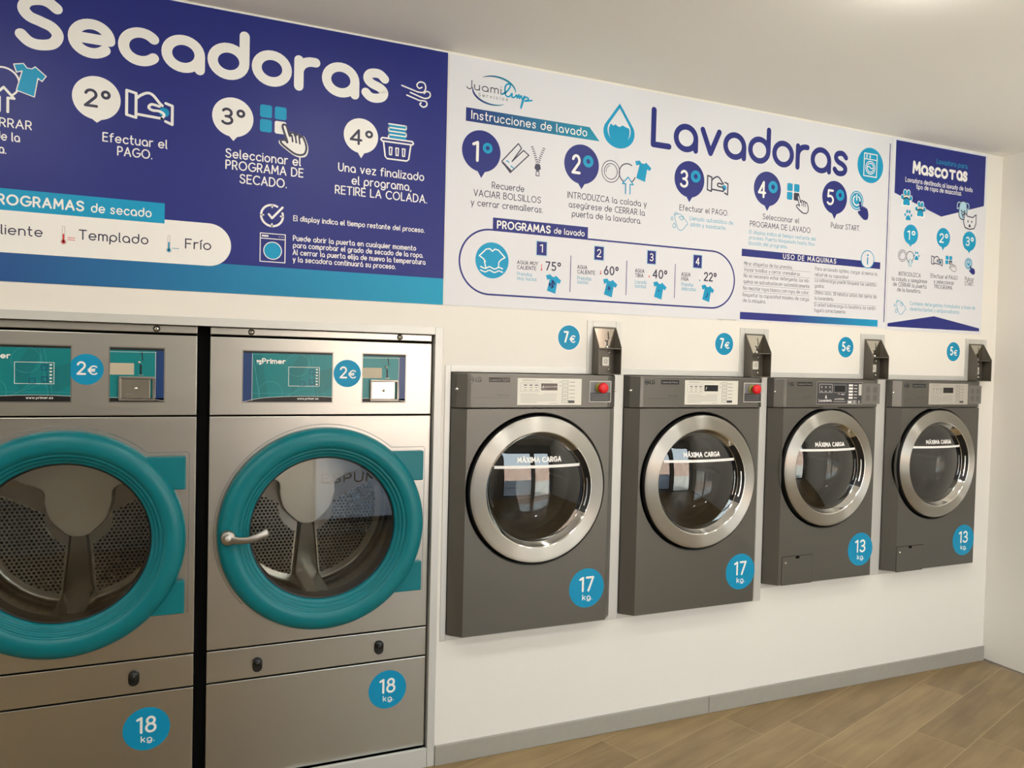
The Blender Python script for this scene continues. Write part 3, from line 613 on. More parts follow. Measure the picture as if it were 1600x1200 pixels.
def step(root, cx, cy, rpx, tip, txt, tx, th, col, ink, ringcol=None, w=.15, d=0):
    c = W(cx, cy); r = W(cx, cy-rpx)[1]-c[1]
    g = G(root); bubble(g, c, r, W(*tip), col); o = g.build('step_bubble', root)
    A, B = W(tx[0], tx[2]), W(tx[1], tx[2]); H = W(tx[0], tx[2]-th)[1]-A[1]
    g = GFX(-.002, world_loc(root), 1)
    if ringcol:
        dg = txt[0]; wd_ = B[0]-A[0]; g.word(dg, A[0], A[0]+wd_*(.42 if dg != '1' else .34), A[1], H, w, ink)
        g.ring((B[0]-wd_*.22, A[1]+H*.72), wd_*.17, wd_*.175, wd_*.15, ringcol)
    else: g.word(txt, A[0], B[0], A[1], H, w, ink)
    q = g.build('numeral', o); return o
step(S1, 151, 153.5, 34, (151.5, 192), '2º', (131, 173, 166), 29, M_WHITE, M_DARK)
step(S1, 364, 183.5, 30.7, (364.5, 220.5), '3º', (345, 383, 194), 27, M_WHITE, M_DARK)
step(S1, 564, 212.5, 27.2, (564, 247.5), '4º', (546, 582.5, 225), 25, M_WHITE, M_DARK)
g = G(S1); f, sw, sh = frame(234, 167.5, 76, 46); ic_pay(g, f, sh, M_WHITE, M_CYAN, .09); g.build('payment_icon', S1)
g = G(S1); f, sw, sh = frame(427, 187, 44, 45); ic_grid(g, f, (M_CYAN, M_CYAN, M_CYAN, M_WHITE)); f, sw, sh = frame(458.5, 219, 43, 46)
g.flat([(p[0]*1.0, p[1]) for p in mp(lambda u, v: f(u*1.16, v*1.16), HAND[:-1])], M_WHITE, 1); ic_hand(g, f, sh, M_WHITE, M_DARK, .07); g.build('button_icon', S1)
g = G(S1); f, sw, sh = frame(620.5, 226, 51, 48)
g.rib(mp(f, [(-.5, .1), (-.46, .16), (.46, .16), (.5, .1), (.46, .05), (-.46, .05), (-.5, .1)]), .05*sh, M_WHITE, 1)
g.rib(mp(f, [(-.42, .04), (-.36, -.44), (-.3, -.5), (.3, -.5), (.36, -.44), (.42, .04)]), .05*sh, M_WHITE, 1)
for u in (-.2, 0, .2): g.rib(mp(f, [(u-.04, -.12), (u-.03, -.36), (u+.03, -.36), (u+.04, -.12), (u-.04, -.12)]), .04*sh, M_WHITE, 1)
for i in range(4): v = .24+i*.115; g.flat(mp(f, [(-.27, v-.05), (.27, v-.05), (.27, v+.05), (-.27, v+.05)]), M_CYAN, 0); g.rib(mp(f, [(-.27, v+.05), (.27, v+.05)] if i % 2 else [(-.27, v+.05), (.25, v+.05)]), .045*sh, M_WHITE, 1); g.rib(mp(f, [(.27 if i % 2 else -.27, v+.05), (.27 if i % 2 else -.27, v-.05)]), .045*sh, M_WHITE, 1)
g.build('laundry_basket_icon', S1)
g = G(S1); c = W(4, 128); r = W(4, 105)[1]-c[1]; g.ring(c, r, r, .006, M_WHITE, 0)
f, sw, sh = frame(45.5, 126, 54, 50); ic_shirt(g, f, sh, M_CYAN, M_WHITE, .03); f, sw, sh = frame(6, 155.5, 33, 38); ic_arrow(g, f, sh, M_WHITE, M_NAVY, w=.1); g.build('load_icon', S1)
def caption(root, lines, hpx, w, m, name='caption', k=0, **a):
    g = G(root)
    for l in lines: g.wpx(l[0], l[1], l[2], l[3] if len(l) > 3 else hpx, w, m, k, **a)
    return g.build(name, root)
caption(S1, [('y CERRAR', (-50, 192), (50, 204)), ('puerta de la', (-72, 210.5), (31.5, 223.5)), ('secadora.', (-66, 232), (10, 241.5))], 15, .13, M_WHITE)
caption(S1, [('Efectuar el', (160, 221.5), (261.5, 233)), ('PAGO.', (183, 243), (238, 249.5))], 15, .13, M_WHITE)
caption(S1, [('Seleccionar el', (352, 245.5), (470, 261)), ('PROGRAMA DE', (352, 263.5), (474, 278.5)), ('SECADO.', (374, 286), (448, 295))], 15, .13, M_WHITE)
caption(S1, [('Una vez finalizado', (528, 267.5), (662.5, 283.5)), ('el programa,', (549, 288.5), (642.5, 299)), ('RETIRE LA COLADA.', (523, 302.5), (667, 318.5))], 14, .13, M_WHITE)
# pill with the drying programmes
g = GFX(-.002, world_loc(S1), 2); zt_, zb_ = W(325, 349)[1], W(325, 415.5)[1]; r = (zt_-zb_)/2; xe = W(361, 381)[0]-r
g.flat([(xL+.02, zb_), (xe, zb_)]+arc(xe, zb_+r, r, r, -90, 90, 30)+[(xL+.02, zt_)], M_WHITE); st = g.build('programme_strip', S1)
g = GFX(-.002, world_loc(S1), 3); A = W(257.5, 318); B = W(257, 349.5); g.flat([(xL+.02, B[1]), (A[0], B[1]), (A[0], A[1]), (xL+.02, A[1])], M_CYAN)
g.wpx('PROGRAMAS', (-20, 319), (132, 330), 17.5, .17, M_WHITE, 1); g.wpx('de secado', (142, 332.5), (237, 340), 15, .13, M_WHITE, 1); g.build('title_tag', st)
for t, p, q in (('Caliente', (-34, 364), (67, 370.5)), ('Templado', (123, 374.5), (232, 382.5)), ('Frío', (289, 388.5), (330, 391.5))): g = GFX(-.002, world_loc(S1), 3); g.wpx(t, p, q, 16, .12, M_DARK); g.build('lettering', st)
for x, y0, y1, m, lv, dn in ((99.5, 355, 378, M_RED, .5, 2), (264, 369.5, 391, M_CYAN, .55, 1)):
    g = GFX(-.002, world_loc(S1), 3); ic_thermo(g, x, y0, y1, m, lv, dash=dn); g.build('thermometer_icon', st)
g = G(S1); c = W(425, 337); r = W(425, 320.5)[1]-c[1]; g.ring(c, r, r, r*.2, M_WHITE, a0=62, a1=378)
for a in (90, 180, 270, 0): g.rib([(c[0]+r*math.cos(math.radians(a)), c[1]+r*math.sin(math.radians(a))), (c[0]+.78*r*math.cos(math.radians(a)), c[1]+.78*r*math.sin(math.radians(a)))], r*.15, M_WHITE)
g.rib([(c[0]-.3*r, c[1]+.1*r), (c[0], c[1]-.25*r), (c[0]+.95*r, c[1]+.85*r)], r*.2, M_WHITE, 1); g.build('clock_icon', S1)
g = G(S1); f, sw, sh = frame(426, 387.5, 39, 44); ic_washer(g, f, sh, M_WHITE, M_CYAN); g.build('dryer_icon', S1)
caption(S1, [('El display indica el tiempo restante del proceso.', (458, 345), (663, 364.5))], 9, .14, M_WHITE)
caption(S1, [('Puede abrir la puerta en cualquier momento', (457.5, 376.5), (650, 392)), ('para comprobar el grado de secado de la ropa.', (457.5, 387.5), (661, 403)), ('Al cerrar la puerta elija de nuevo la temperatura', (457, 398.5), (664.5, 414)), ('y la secadora continuará su proceso.', (457, 409.5), (618, 421))], 9, .14, M_WHITE)

# --- white washer sign
x0 = .978; x1 = (W(1379.3, 502.7)[0]+W(1391.9, 225.3)[0])/2+.012; zB = (W(690, 477.7)[1]+W(1113, 497.4)[1])/2; zT = 2.92
S2 = thing('wall_sign', ((x0+x1)/2, 0, zB), 'wide white sign with washing instructions above the grey washers', 'sign')
panel(S2, [(x0, zB), (x1, zB), (x1, zT), (x0, zT)])
ox2 = world_loc(S2).x
g = G(S2); vx = x1-.012; g.rib([(vx, W(1391.9, 225.3)[1]), (vx, W(1379.3, 502.7)[1])], .006, M_NAVY); g.build('divider_line', S2)
# logo
g = G(S2); f, sw, sh = frame(777, 142.5, 92, 47)
def swoosh(a0, a1, m, wmax, rx, ry, c=(0, 0)):
    n = 30; ou, inn = [], []
    for i in range(n+1):
        t = i/n; a = math.radians(a0+(a1-a0)*t); q = wmax*math.sin(PI*min(t*1.0, 1))**.7
        ou.append(f(c[0]+(rx+q)*math.cos(a), c[1]+(ry+q*1.4)*math.sin(a))); inn.append(f(c[0]+(rx)*math.cos(a), c[1]+ry*math.sin(a)))
    g.flat(ou+inn[::-1][1:-1], m, 0)
M_LOGO1 = gradient('print_logo_blue', W(745, 120)[0]-ox2, W(812, 130)[0]-ox2, (40, 48, 120), (0, 150, 175))
swoosh(126, 4, M_LOGO1, .045, .36, .44, (-.05, 0)); swoosh(178, 300, M_LOGO1, .045, .36, .46, (-.05, 0))
g.wpx('Juami', (728.5, 138.5), (783, 148.5), 15, .10, M_DARK, 1, xh=.62)
g.rib(mp(f, spline([(.08, -.08), (.16, .04), (.22, .24), (.18, .3), (.13, .18), (.14, -.08), (.2, -.12), (.25, .0), (.25, -.12), (.3, -.1), (.33, -.02), (.34, -.12), (.37, 0), (.38, -.12), (.41, -.02), (.43, -.14), (.47, -.02), (.41, -.44), (.44, -.16), (.5, -.04), (.54, -.1), (.48, -.18), (.6, -.12)], 4)), .0068, M_CYAN, 1)
g.wpx('Servicios', (747, 150.5), (793, 158.5), 5.5, .12, M_DARK, 1, sp=.6); g.build('logo', S2)
M_RIB = gradient('print_ribbon_blue_to_teal', W(728, 180)[0]-ox2, W(930, 215)[0]-ox2, (34, 42, 118), (8, 140, 172))
g = G(S2); a, b_, c_, d_ = W(728, 168), W(921, 198.4), W(936.4, 221), W(728, 189); zt = (a[1]+b_[1])/2; zb = (c_[1]+d_[1])/2
g.flat([(a[0], zb), (c_[0], zb), (b_[0], zt), (a[0], zt)], M_RIB); g.wpx('Instrucciones de lavado', (736, 185.8), (917, 214), 14, .12, M_WHITE, 1, sp=.2); g.build('title_ribbon', S2)
g = G(S2); f, sw, sh = frame(967.3, 197, 49, 70.5)
DROP = [(0, .5), (-.13, .36), (-.27, .2), (-.39, .07)]+[(.5*math.cos(math.radians(a)), -.15+.35*math.sin(math.radians(a))) for a in range(156, 385, 6)]+[(.39, .07), (.27, .2), (.13, .36)]
g.flat(mp(f, DROP), M_CYAN, 0); g.flat(mp(lambda u, v: f(u*.74, (v+.04)*.76-.02), DROP), M_PANEL, 1)
wv = [(.33*math.cos(math.radians(a)), -.15+.235*math.sin(math.radians(a))) for a in range(180, 361, 8)]+spline([(.335, -.1), (.31, -.03), (.2, -.005), (.1, .02), (.02, -.02), (-.06, -.01), (-.12, .02), (-.2, -.015), (-.27, .02), (-.33, -.08)], 4)
g.flat(mp(f, wv), M_CYAN, 2); g.build('water_drop_icon', S2)
g = G(S2); g.wpx('Lavadoras', (1016, 232.3), (1324.6, 275.3), 63.5, .15, M_NAVY, sp=.08); g.build('heading', S2)
g = G(S2); c = W(1359.6, 258.7); r = W(1359.6, 231)[1]-c[1]; g.ell(c, r, r, M_CYAN); f, sw, sh = frame(1359.6, 258.7, 20, 36)
g.rib(mp(f, [(-.5, -.48), (.5, -.48), (.5, .5), (-.5, .5), (-.5, -.48)]), .06*sw, M_WHITE, 1); g.rib(mp(f, [(-.5, .26), (.5, .26)]), .05*sw, M_WHITE, 1)
c = f(0, -.1); g.ring(c, .36*sw, .36*sw, .05*sw, M_WHITE, 1); g.ring(c, .25*sw, .25*sw, .05*sw, M_WHITE, 1); g.rib(mp(f, spline([(-.2, -.08), (-.06, -.06), (.06, -.13), (.2, -.1)], 4)), .05*sw, M_WHITE, 1)
for u in (-.3, -.05): g.rib(mp(f, [(u, .33), (u, .43)]), .08*sw, M_WHITE, 1)
g.build('washer_icon', S2)
step(S2, 752, 236.5, 32.6, (751.6, 278.4), '1º', (737, 768, 252), 33, M_NAVY, M_WHITE, M_CYAN, w=.14)
step(S2, 908.6, 257, 31, (908, 296), '2º', (892.5, 925.5, 271), 31, M_NAVY, M_WHITE, M_CYAN, w=.14)
step(S2, 1077, 280.4, 28.5, (1076.6, 316), '3º', (1061.5, 1093, 292.5), 28, M_NAVY, M_WHITE, M_CYAN, w=.14)
step(S2, 1198.7, 295.3, 27, (1198, 330), '4º', (1183.5, 1213.5, 308.5), 27, M_NAVY, M_WHITE, M_CYAN, w=.14)
step(S2, 1303.8, 308.8, 26, (1303, 342.6), '5º', (1291, 1317.5, 320), 25, M_NAVY, M_WHITE, M_CYAN, w=.14)
g = G(S2); f, sw, sh = frame(805, 247.5, 42, 47); l = .04*sh
g.rib(mp(f, [(.1, .5), (-.5, -.16), (-.18, -.5), (.5, .16), (.3, .3), (-.12, -.12), (.22, .36), (.1, .5)]), l, M_DARK); g.rib(mp(f, [(-.46, -.2), (-.15, -.45)]), l*1.8, M_DARK)
g.rib(mp(f, [(-.32, -.12), (-.24, -.16)]), l, M_CYAN, 1); g.rib(mp(f, [(-.16, -.28), (-.06, -.34)]), l, M_CYAN, 1); g.build('trousers_icon', S2)
g = G(S2); f, sw, sh = frame(840, 253, 17, 44)
for i in range(9):
    t = i/8; v = .5-t*.58
    for q in (-1, 1): u = q*(.48*(1-t)**1.3+.06); g.rib(mp(f, [(u-.09, v+q*.01), (u+.09, v-q*.01)]), .032*sh, M_DARK)
g.flat(mp(f, [(-.22, -.1), (.22, -.1), (.3, -.24), (.1, -.32), (-.1, -.32), (-.3, -.24)]), M_DARK); g.rib(mp(f, [(-.12, -.34), (.12, -.34), (.14, -.5), (-.14, -.5), (-.12, -.34)]), .03*sh, M_DARK, 1); g.build('zip_icon', S2)
g = G(S2); f, sw, sh = frame(954, 268, 28, 34); ic_drum(g, f, sh, M_DARK, .035); c = W(980, 271); r = W(980, 256)[1]-c[1]; g.ring(c, r, r, .005, M_DARK, 0, a0=60, a1=340)
f, sw, sh = frame(1003.5, 268, 29, 34); ic_shirt(g, f, sh, M_CYAN, M_PANEL, .04); f, sw, sh = frame(980.5, 290, 17, 26); ic_arrow(g, f, sh, M_CYAN, M_PANEL, w=.07); g.build('load_icon', S2)
g = G(S2); f, sw, sh = frame(1121, 289, 34, 27); ic_pay(g, f, sh, M_DARK, M_CYAN, .085); g.build('payment_icon', S2)
g = G(S2); f, sw, sh = frame(1239, 300, 20.5, 27.5); ic_grid(g, f, (M_CYAN, M_CYAN, M_CYAN, M_DARK)); f, sw, sh = frame(1253, 320, 20, 27); ic_hand(g, f, sh, M_PANEL, M_DARK, .06); g.build('button_icon', S2)
g = G(S2); f, sw, sh = frame(1338, 313.4, 21, 30); ic_power(g, f, sh, M_CYAN, M_WHITE); f, sw, sh = frame(1348, 329.5, 17, 28); ic_hand(g, f, sh, M_NAVY, M_NAVY, .03); g.build('start_icon', S2)
caption(S2, [('Recuerde', (768, 294), (819, 301.5)), ('VACIAR BOLSILLOS', (739.4, 306), (845, 318.5)), ('y cerrar cremalleras.', (735, 322), (848, 332.5))], 11, .12, M_DARK)
caption(S2, [('INTRODUZCA la colada y', (886, 310), (1010, 323.5)), ('asegúrese de CERRAR la', (888, 325), (1007, 337)), ('puerta de la lavadora.', (893, 339.5), (1001.4, 349.5))], 10.5, .12, M_DARK)
caption(S2, [('Efectuar el PAGO.', (1061, 328.6), (1137.4, 338))], 9.5, .12, M_DARK)
caption(S2, [('Llenado automático de', (1077, 344.5), (1145, 351.6)), ('jabón y suavizante.', (1078, 354), (1134, 359.5))], 7, .13, M_LCYAN)
g = G(S2); f, sw, sh = frame(1061, 346, 26, 27); ic_bottle(g, f, sh, M_LCYAN, .045); g.build('detergent_icon', S2)
caption(S2, [('Seleccionar el', (1191, 343), (1248, 349.3)), ('PROGRAMA DE LAVADO.', (1171, 354.5), (1267, 364))], 9.2, .12, M_DARK)
caption(S2, [('El display indica el tiempo restante del', (1170, 366), (1274, 376)), ('proceso. Puerta bloqueada hasta fina-', (1169.6, 374.6), (1273.5, 384)), ('lización del programa.', (1169, 383), (1230, 388.2))], 6.5, .13, M_LCYAN)
caption(S2, [('Pulsar START.', (1297.7, 356), (1343, 361.8))], 9, .12, M_DARK)
# programme pill
g = G(S2); zt_, zb_ = (W(763.4, 359.6)[1]+W(1113, 391.7)[1])/2, (W(763.4, 461)[1]+W(1113, 480.7)[1])/2; r = (zt_-zb_)/2; xa = W(717.5, 408)[0]+r; xb = W(1147, 437)[0]-r
P = arc(xa, zb_+r, r, r, 90, 270, 40)+arc(xb, zb_+r, r, r, -90, 90, 40); P.append(P[0]); g.rib(P, .0075, M_NAVY); st = g.build('programme_strip', S2)
g = GFX(-.002, world_loc(S2), 1); a, c_ = W(770, 340), W(918.5, 355); zt = (a[1]+c_[1])/2; zb = (W(770, 359)[1]+W(918, 374)[1])/2
g.flat([(a[0], zb), (c_[0], zb), (c_[0], zt), (a[0], zt)], M_NAVY); g.wpx('PROGRAMAS', (776, 357), (860, 365.6), 13, .17, M_WHITE, 1); g.wpx('de lavado', (865, 365.3), (913, 369.8), 10, .13, M_WHITE, 1); g.build('title_tag', st)
g = G(S2); c = W(768.7, 407); r = W(768.7, 378.8)[1]-c[1]; g.ell(c, r, r, M_CYAN); f, sw, sh = frame(768.7, 404, 40, 30)
g.rib(mp(f, [(-.3, -.18), (-.24, -.5)]), .06*sh, M_WHITE, 1); g.rib(mp(f, [(-.26, -.18), (-.34, -.04), (-.5, .1), (-.24, .46), (-.1, .5), (0, .38), (.1, .5), (.24, .46), (.5, .1), (.34, -.04), (.26, -.18), (.26, -.44)]), .06*sh, M_WHITE, 1)
for v in (-.5, -.68): g.rib(mp(f, spline([(-.44, v+.04), (-.26, v-.04), (-.1, v+.06), (.1, v-.04), (.26, v+.06), (.42, v)], 4)), .06*sh, M_WHITE, 1)
g.build('soaking_shirt_icon', st)
COLS = [dict(n='1', s=(846, 388.4, 18.2, 24), t=[('AGUA MUY', (807.5, 413), (840, 415)), ('CALIENTE', (807.5, 420.5), (837.5, 422.8))], p=[('Prendas', (807.5, 430.7), (831, 432.2)), ('muy sucias', (807.5, 437.3), (838, 439.6))], d=('75º', (851.6, 422.8), (876, 424.4)), th=(846, 411.5, 421.5, M_RED, .85), sh=(863.5, 444, 25.5, 30), k=3),
        dict(n='2', s=(935.6, 395.8, 16.8, 23.5), t=[('AGUA', (901.5, 420), (917, 421.2)), ('CALIENTE', (901.5, 427.6), (929.4, 429.6))], p=[('Prendas', (901.5, 437.3), (923.5, 438.7)), ('sucias', (901.5, 443), (918.5, 444.4))], d=('60º', (943, 429.5), (966, 431.3)), th=(938.3, 418, 427.5, M_RED, .5), sh=(952, 450, 24, 29), k=2),
        dict(n='3', s=(1017.6, 402.2, 15.3, 23), t=[('AGUA', (991.7, 425.7), (1006.4, 427)), ('TIBIA', (991.7, 432.8), (1005, 434.2))], p=[('Lavado', (991.7, 443), (1010, 444.5)), ('normal', (991.7, 449.3), (1008.7, 451.2))], d=('40º', (1019, 435.2), (1042, 436.6)), th=(1014.2, 423.5, 432.5, M_RED, .25), sh=(1029.7, 454, 22.5, 28), k=1),
        dict(n='4', s=(1089.5, 408.7, 15.3, 22.5), t=[('AGUA', (1064, 431.3), (1078.4, 432.6)), ('FRÍA', (1064, 438.6), (1075.4, 439.6))], p=[('Prendas', (1064, 446.9), (1082.8, 448.2)), ('delicadas', (1064, 453.6), (1086.6, 455.4))], d=('22º', (1099, 439.3), (1119, 440.6)), th=(1093, 430, 438.5, M_CYAN, .2), sh=(1104.5, 458.5, 21.3, 27), k=0)]
for q in COLS:
    g = GFX(-.002, world_loc(S2), 1); f, sw, sh = frame(*q['s']); g.flat(mp(f, [(-.5, -.5), (.5, -.5), (.5, .5), (-.5, .5)]), M_PALE); g.flat(mp(f, [(-.42, -.44), (.42, -.44), (.42, .44), (-.42, .44)]), M_NAVY, 1)
    a, b_ = f(-.2 if q['n'] != '1' else -.16, -.26), f(.2 if q['n'] != '1' else .1, .28); g.word(q['n'], a[0], b_[0], a[1], b_[1]-a[1], .12, M_WHITE, 2); g.build('number_tile', st)
    g = GFX(-.002, world_loc(S2), 1)
    for t in q['t']: g.wpx(*t, 6.3, .14, M_DARK)
    for t in q['p']: g.wpx(*t, 6.3, .12, M_LCYAN)
    g.build('lettering', st); g = GFX(-.002, world_loc(S2), 1); g.wpx(*q['d'], 14.5, .15, M_DARK); g.build('temperature', st)
    g = GFX(-.002, world_loc(S2), 1); x, y0, y1, m, lv = q['th']; ic_thermo(g, x, y0, y1, m, lv, line=M_LGREY); g.build('thermometer_icon', st)
    g = GFX(-.002, world_loc(S2), 1); f, sw, sh = frame(*q['sh']); ic_shirt(g, f, sh, M_CYAN)
    rn = random.Random(3)
    if q['k']:
        for j in range((1, 5, 14)[q['k']-1]):
            a, r_ = rn.uniform(0, 6.28), (0, .06, .17)[q['k']-1]*math.sqrt(rn.random()); p = f(-.05+r_*math.cos(a), -.02+r_*math.sin(a)*1.1); rr = sh*rn.uniform(.03, .06); g.ell(p, rr, rr, M_NAVY, 4, 10)
        if q['k'] > 1:
            for j in range(7): a = j*.9; g.rib([f(-.05, -.02), f(-.05+.2*math.cos(a), -.02+.2*math.sin(a))], .02*sh, M_NAVY, 4, mic0=j*.00002)
    else: g.rib(mp(f, spline([(-.12, -.24), (0, -.14), (.02, .02)], 4)), .05*sh, M_NAVY, 4)
    g.build('shirt_icon', st)
g = GFX(-.002, world_loc(S2), 1)
for a, b_ in (((891.5, 399.9), (890.4, 455.7)), ((979, 407.8), (977.6, 461)), ((1054.6, 413), (1053.4, 465.4))): A, B = W(*a), W(*b_); g.rib([((A[0]+B[0])/2, A[1]), ((A[0]+B[0])/2, B[1])], .0035, M_NAVY)
g.build('column_line', st)
# rules of use
g = G(S2); a, b_, c_, d_ = W(1158.7, 389.8), W(1375, 409), W(1374.3, 419.7), W(1158.7, 401); zt, zb = (a[1]+b_[1])/2, (c_[1]+d_[1])/2
g.flat([(a[0], zb), (b_[0], zb), (b_[0], zt), (a[0], zt)], M_NAVY); g.wpx('USO DE MÁQUINAS', (1222.8, 404.3), (1306, 412.5), 8, .16, M_WHITE, 1, sp=.3)
c = W(1355, 405.3); r = W(1355, 391)[1]-c[1]; g.ell(c, r, r, M_CYAN, 1); g.ell(c, r*.9, r*.9, M_PANEL, 2); g.rib([(c[0], c[1]-r*.5), (c[0], c[1]+r*.15)], r*.17, M_CYAN, 3); g.ell((c[0], c[1]+r*.45), r*.12, r*.12, M_CYAN, 3, 12); g.build('rules_title', S2)
def rules(lines, lines_, h):
    g = G(S2)
    for l in lines: g.wpx(*l, h, .105, M_DARK)
    for p, q in lines_: A, B = W(*p), W(*q); z = (A[1]+B[1])/2; g.rib([(A[0], z), (B[0], z)], .0015, M_GREY)
    g.build('caption', S2)
rules([('Mirar etiquetas de las prendas.', (1162, 414.8), (1238, 420.3)), ('Vaciar bolsillos y cerrar cremalleras.', (1162, 424.3), (1250, 430.8)), ('No es necesario echar detergente, las má-', (1161.6, 433.5), (1264, 441.6)), ('quinas se autoabastecen automáticamente.', (1161, 442.6), (1265, 450.2)), ('No mezclar ropa blanca con ropa de color.', (1160.7, 453), (1263.6, 460)), ('Respetar la capacidad máxima de carga', (1160, 463.5), (1263.6, 470.2)), ('de la máquina.', (1160, 472), (1196, 474.5))],
      [((1162, 417), (1265.6, 424)), ((1162, 427.2), (1265, 433.6)), ((1161, 445), (1264.5, 452.3)), ((1160.7, 455.4), (1264, 462.3))], 6.2)
rules([('Para un lavado óptimo, cargar al menos la', (1273, 422.9), (1370, 430.6)), ('mitad de su capacidad.', (1273, 431.9), (1325.5, 435.8)), ('La sobrecarga puede bloquear las centrifu-', (1272.8, 440.7), (1369.4, 447.9)), ('gados.', (1272.3, 449.1), (1287.5, 450.3)), ('Último ciclo, 38 minutos antes del cierre de', (1272.3, 460), (1369, 466.6)), ('la lavandería.', (1272.3, 468.5), (1302, 470.5)), ('Si usted sobrecarga la lavadora, no centri-', (1271.4, 478.6), (1368, 484.8)), ('fugará correctamente.', (1271.4, 487.4), (1321, 490.3))],
      [((1273, 435.8), (1370, 441.3)), ((1272.3, 455.6), (1369, 460)), ((1271.7, 473.8), (1368.6, 477.2))], 6.0)
g = G(S2); a, b_ = W(1155.8, 487.6), W(1370.9, 499.6); zt = (a[1]+b_[1])/2; zb = (W(1155.8, 498.8)[1]+W(1370.9, 510.3)[1])/2
M_BAR = gradient('print_bar_blue_to_cyan', a[0]+.3-ox2, b_[0]-ox2, (42, 48, 128), (0, 150, 196))
g.flat([(a[0], zb), (b_[0], zb), (b_[0], zt), (a[0], zt)], M_BAR); g.build('colour_band', S2)
g = G(S2); c = W(1131, 498.5)
g.flat([(c[0]-.05, c[1]), (c[0]-.02, c[1]-.008), (c[0]-.005, c[1]-.004), (c[0]+.06, c[1]-.004), (c[0]+.055, c[1]-.009), (c[0]+.08, c[1]+.001)], M_LGREY, 0); g.build('torn_edge', S2)

# --- pet sign
x0 = vx+.016; x1 = W(1536.7, 321.9)[0]+.02; zB = W(1458, 515)[1]-.012; zT = 2.925
S3 = thing('wall_sign', ((x0+x1)/2, 0, zB), 'narrow white pet-washing sign with a pointed navy top, near the right wall', 'sign')
panel(S3, [(x0, zB), (x1, zB), (x1, zT), (x0, zT)])
g = G(S3); xa, xb = W(1398, 260)[0]+.003, W(1538.5, 283)[0]; zt = (W(1400.1, 218.7)[1]+W(1540.1, 244.8)[1])/2; tip = W(1470, 338.7); zs = (W(1396.1, 301.3)[1]+W(1536.7, 321.9)[1])/2
g.flat([(xa, zs), tip, (xb, zs), (xb, zt), (xa, zt)], M_NAVY); g.build('header', S3)
g = GFX(-.002, world_loc(S3), 1); g.wpx('Lavadora para', (1462.8, 256.3), (1510.8, 264.2), 8.5, .12, M_CYAN); g.wpx('Masco', (1425, 271.8), (1480.5, 280.2), 21, .215, M_WHITE, sp=.09, xh=.8); g.wpx('T', (1482, 280.4), (1492.5, 282), 16, .27, M_WHITE); g.wpx('as', (1493.5, 282), (1511, 285), 21, .215, M_WHITE, sp=.09, xh=.8); g.build('heading', S3)
g = GFX(-.002, world_loc(S3), 1); g.wpx('Lavadora destinada al lavado de toda', (1414, 284.8), (1518.8, 300), 8, .13, M_WHITE); g.wpx('tipo de ropa de mascotas.', (1430.8, 295.5), (1502, 306), 8, .13, M_WHITE); g.build('caption', S3)
for x, y, w_, h_ in ((1416, 309.5, 17, 25), (1437.5, 327.5, 16, 24), (1418.5, 336.5, 12, 17)):
    g = GFX(-.002, world_loc(S3), 1); f, sw, sh = frame(x, y, w_, h_); ic_paw(g, f, (sw+sh)/2*1.1, M_CYAN, M_WHITE if y < 330 else None); g.build('paw_icon', S3)
g = GFX(-.002, world_loc(S3), 1); f, sw, sh = frame(1504, 328.5, 18, 28); l = .06*sw
HD = spline([(-.26, .42), (0, .5), (.26, .42), (.34, .1), (.34, -.3), (.16, -.5), (-.16, -.5), (-.34, -.3), (-.34, .1), (-.26, .42)], 5)
g.flat(mp(f, HD[:-1]), M_PALE, 1); g.rib(mp(f, HD), l, M_DARK, 2)
for q in (-1, 1): g.rib(mp(f, spline([(.28*q, .42), (.48*q, .36), (.5*q, .05), (.36*q, .1)], 4)), l, M_PALE, 2); g.ell(f(.14*q, -.04), l*.9, l*.9, M_DARK, 2, 10)
g.ring(f(0, -.18), .1*sw, .1*sw, l, M_DARK, 2, 16); g.rib(mp(f, [(0, -.24), (0, -.42)]), l, M_DARK, 2); g.build('dog_icon', S3)
g = GFX(-.002, world_loc(S3), 3); f, sw, sh = frame(1514.5, 346, 21, 25); l = .055*sw
HD = [(-.4, .5), (-.2, .3), (.2, .26), (.45, .46), (.46, -.1), (.34, -.42), (0, -.5), (-.34, -.42), (-.46, -.1), (-.4, .5)]
g.flat(mp(f, HD[:-1]), M_PANEL, 1); g.rib(mp(f, HD), l, M_DARK, 2)
for q in (-1, 1): g.rib(mp(f, [(.14*q, .02), (.14*q, -.05)]), l*1.3, M_DARK, 2)
g.rib(mp(f, [(-.07, -.3), (.07, -.3)]), l, M_DARK, 2); g.rib(mp(f, [(0, -.22), (0, -.34)]), l*1.5, M_DARK, 2); g.build('cat_icon', S3)
step(S3, 1422.8, 366.7, 15.8, (1422, 386), '1º', (1416.5, 1429.5, 374.5), 15, M_CYAN, M_WHITE, w=.14)
step(S3, 1473.5, 371.5, 15.3, (1472.7, 391.5), '2º', (1467, 1480.5, 379), 15, M_CYAN, M_WHITE, w=.14)
step(S3, 1514, 377, 15.3, (1513.5, 396), '3º', (1508, 1520.5, 384), 14.5, M_CYAN, M_WHITE, w=.14)
g = G(S3); f, sw, sh = frame(1409.5, 399.5, 13, 18); ic_drum(g, f, sh, M_DARK, .05); c = W(1421.5, 401); r = W(1421.5, 393)[1]-c[1]; g.ring(c, r, r, .004, M_DARK, 0); f, sw, sh = frame(1431.5, 400, 9, 14); ic_paw(g, f, (sw+sh)/2, M_CYAN, None); f, sw, sh = frame(1421.5, 411, 7, 12); ic_arrow(g, f, sh, M_LCYAN, M_PANEL, w=.1); g.build('load_icon', S3)
g = G(S3); f, sw, sh = frame(1463.5, 407.5, 18, 14.5); ic_pay(g, f, sh, M_DARK, M_CYAN, .1); g.build('payment_icon', S3)
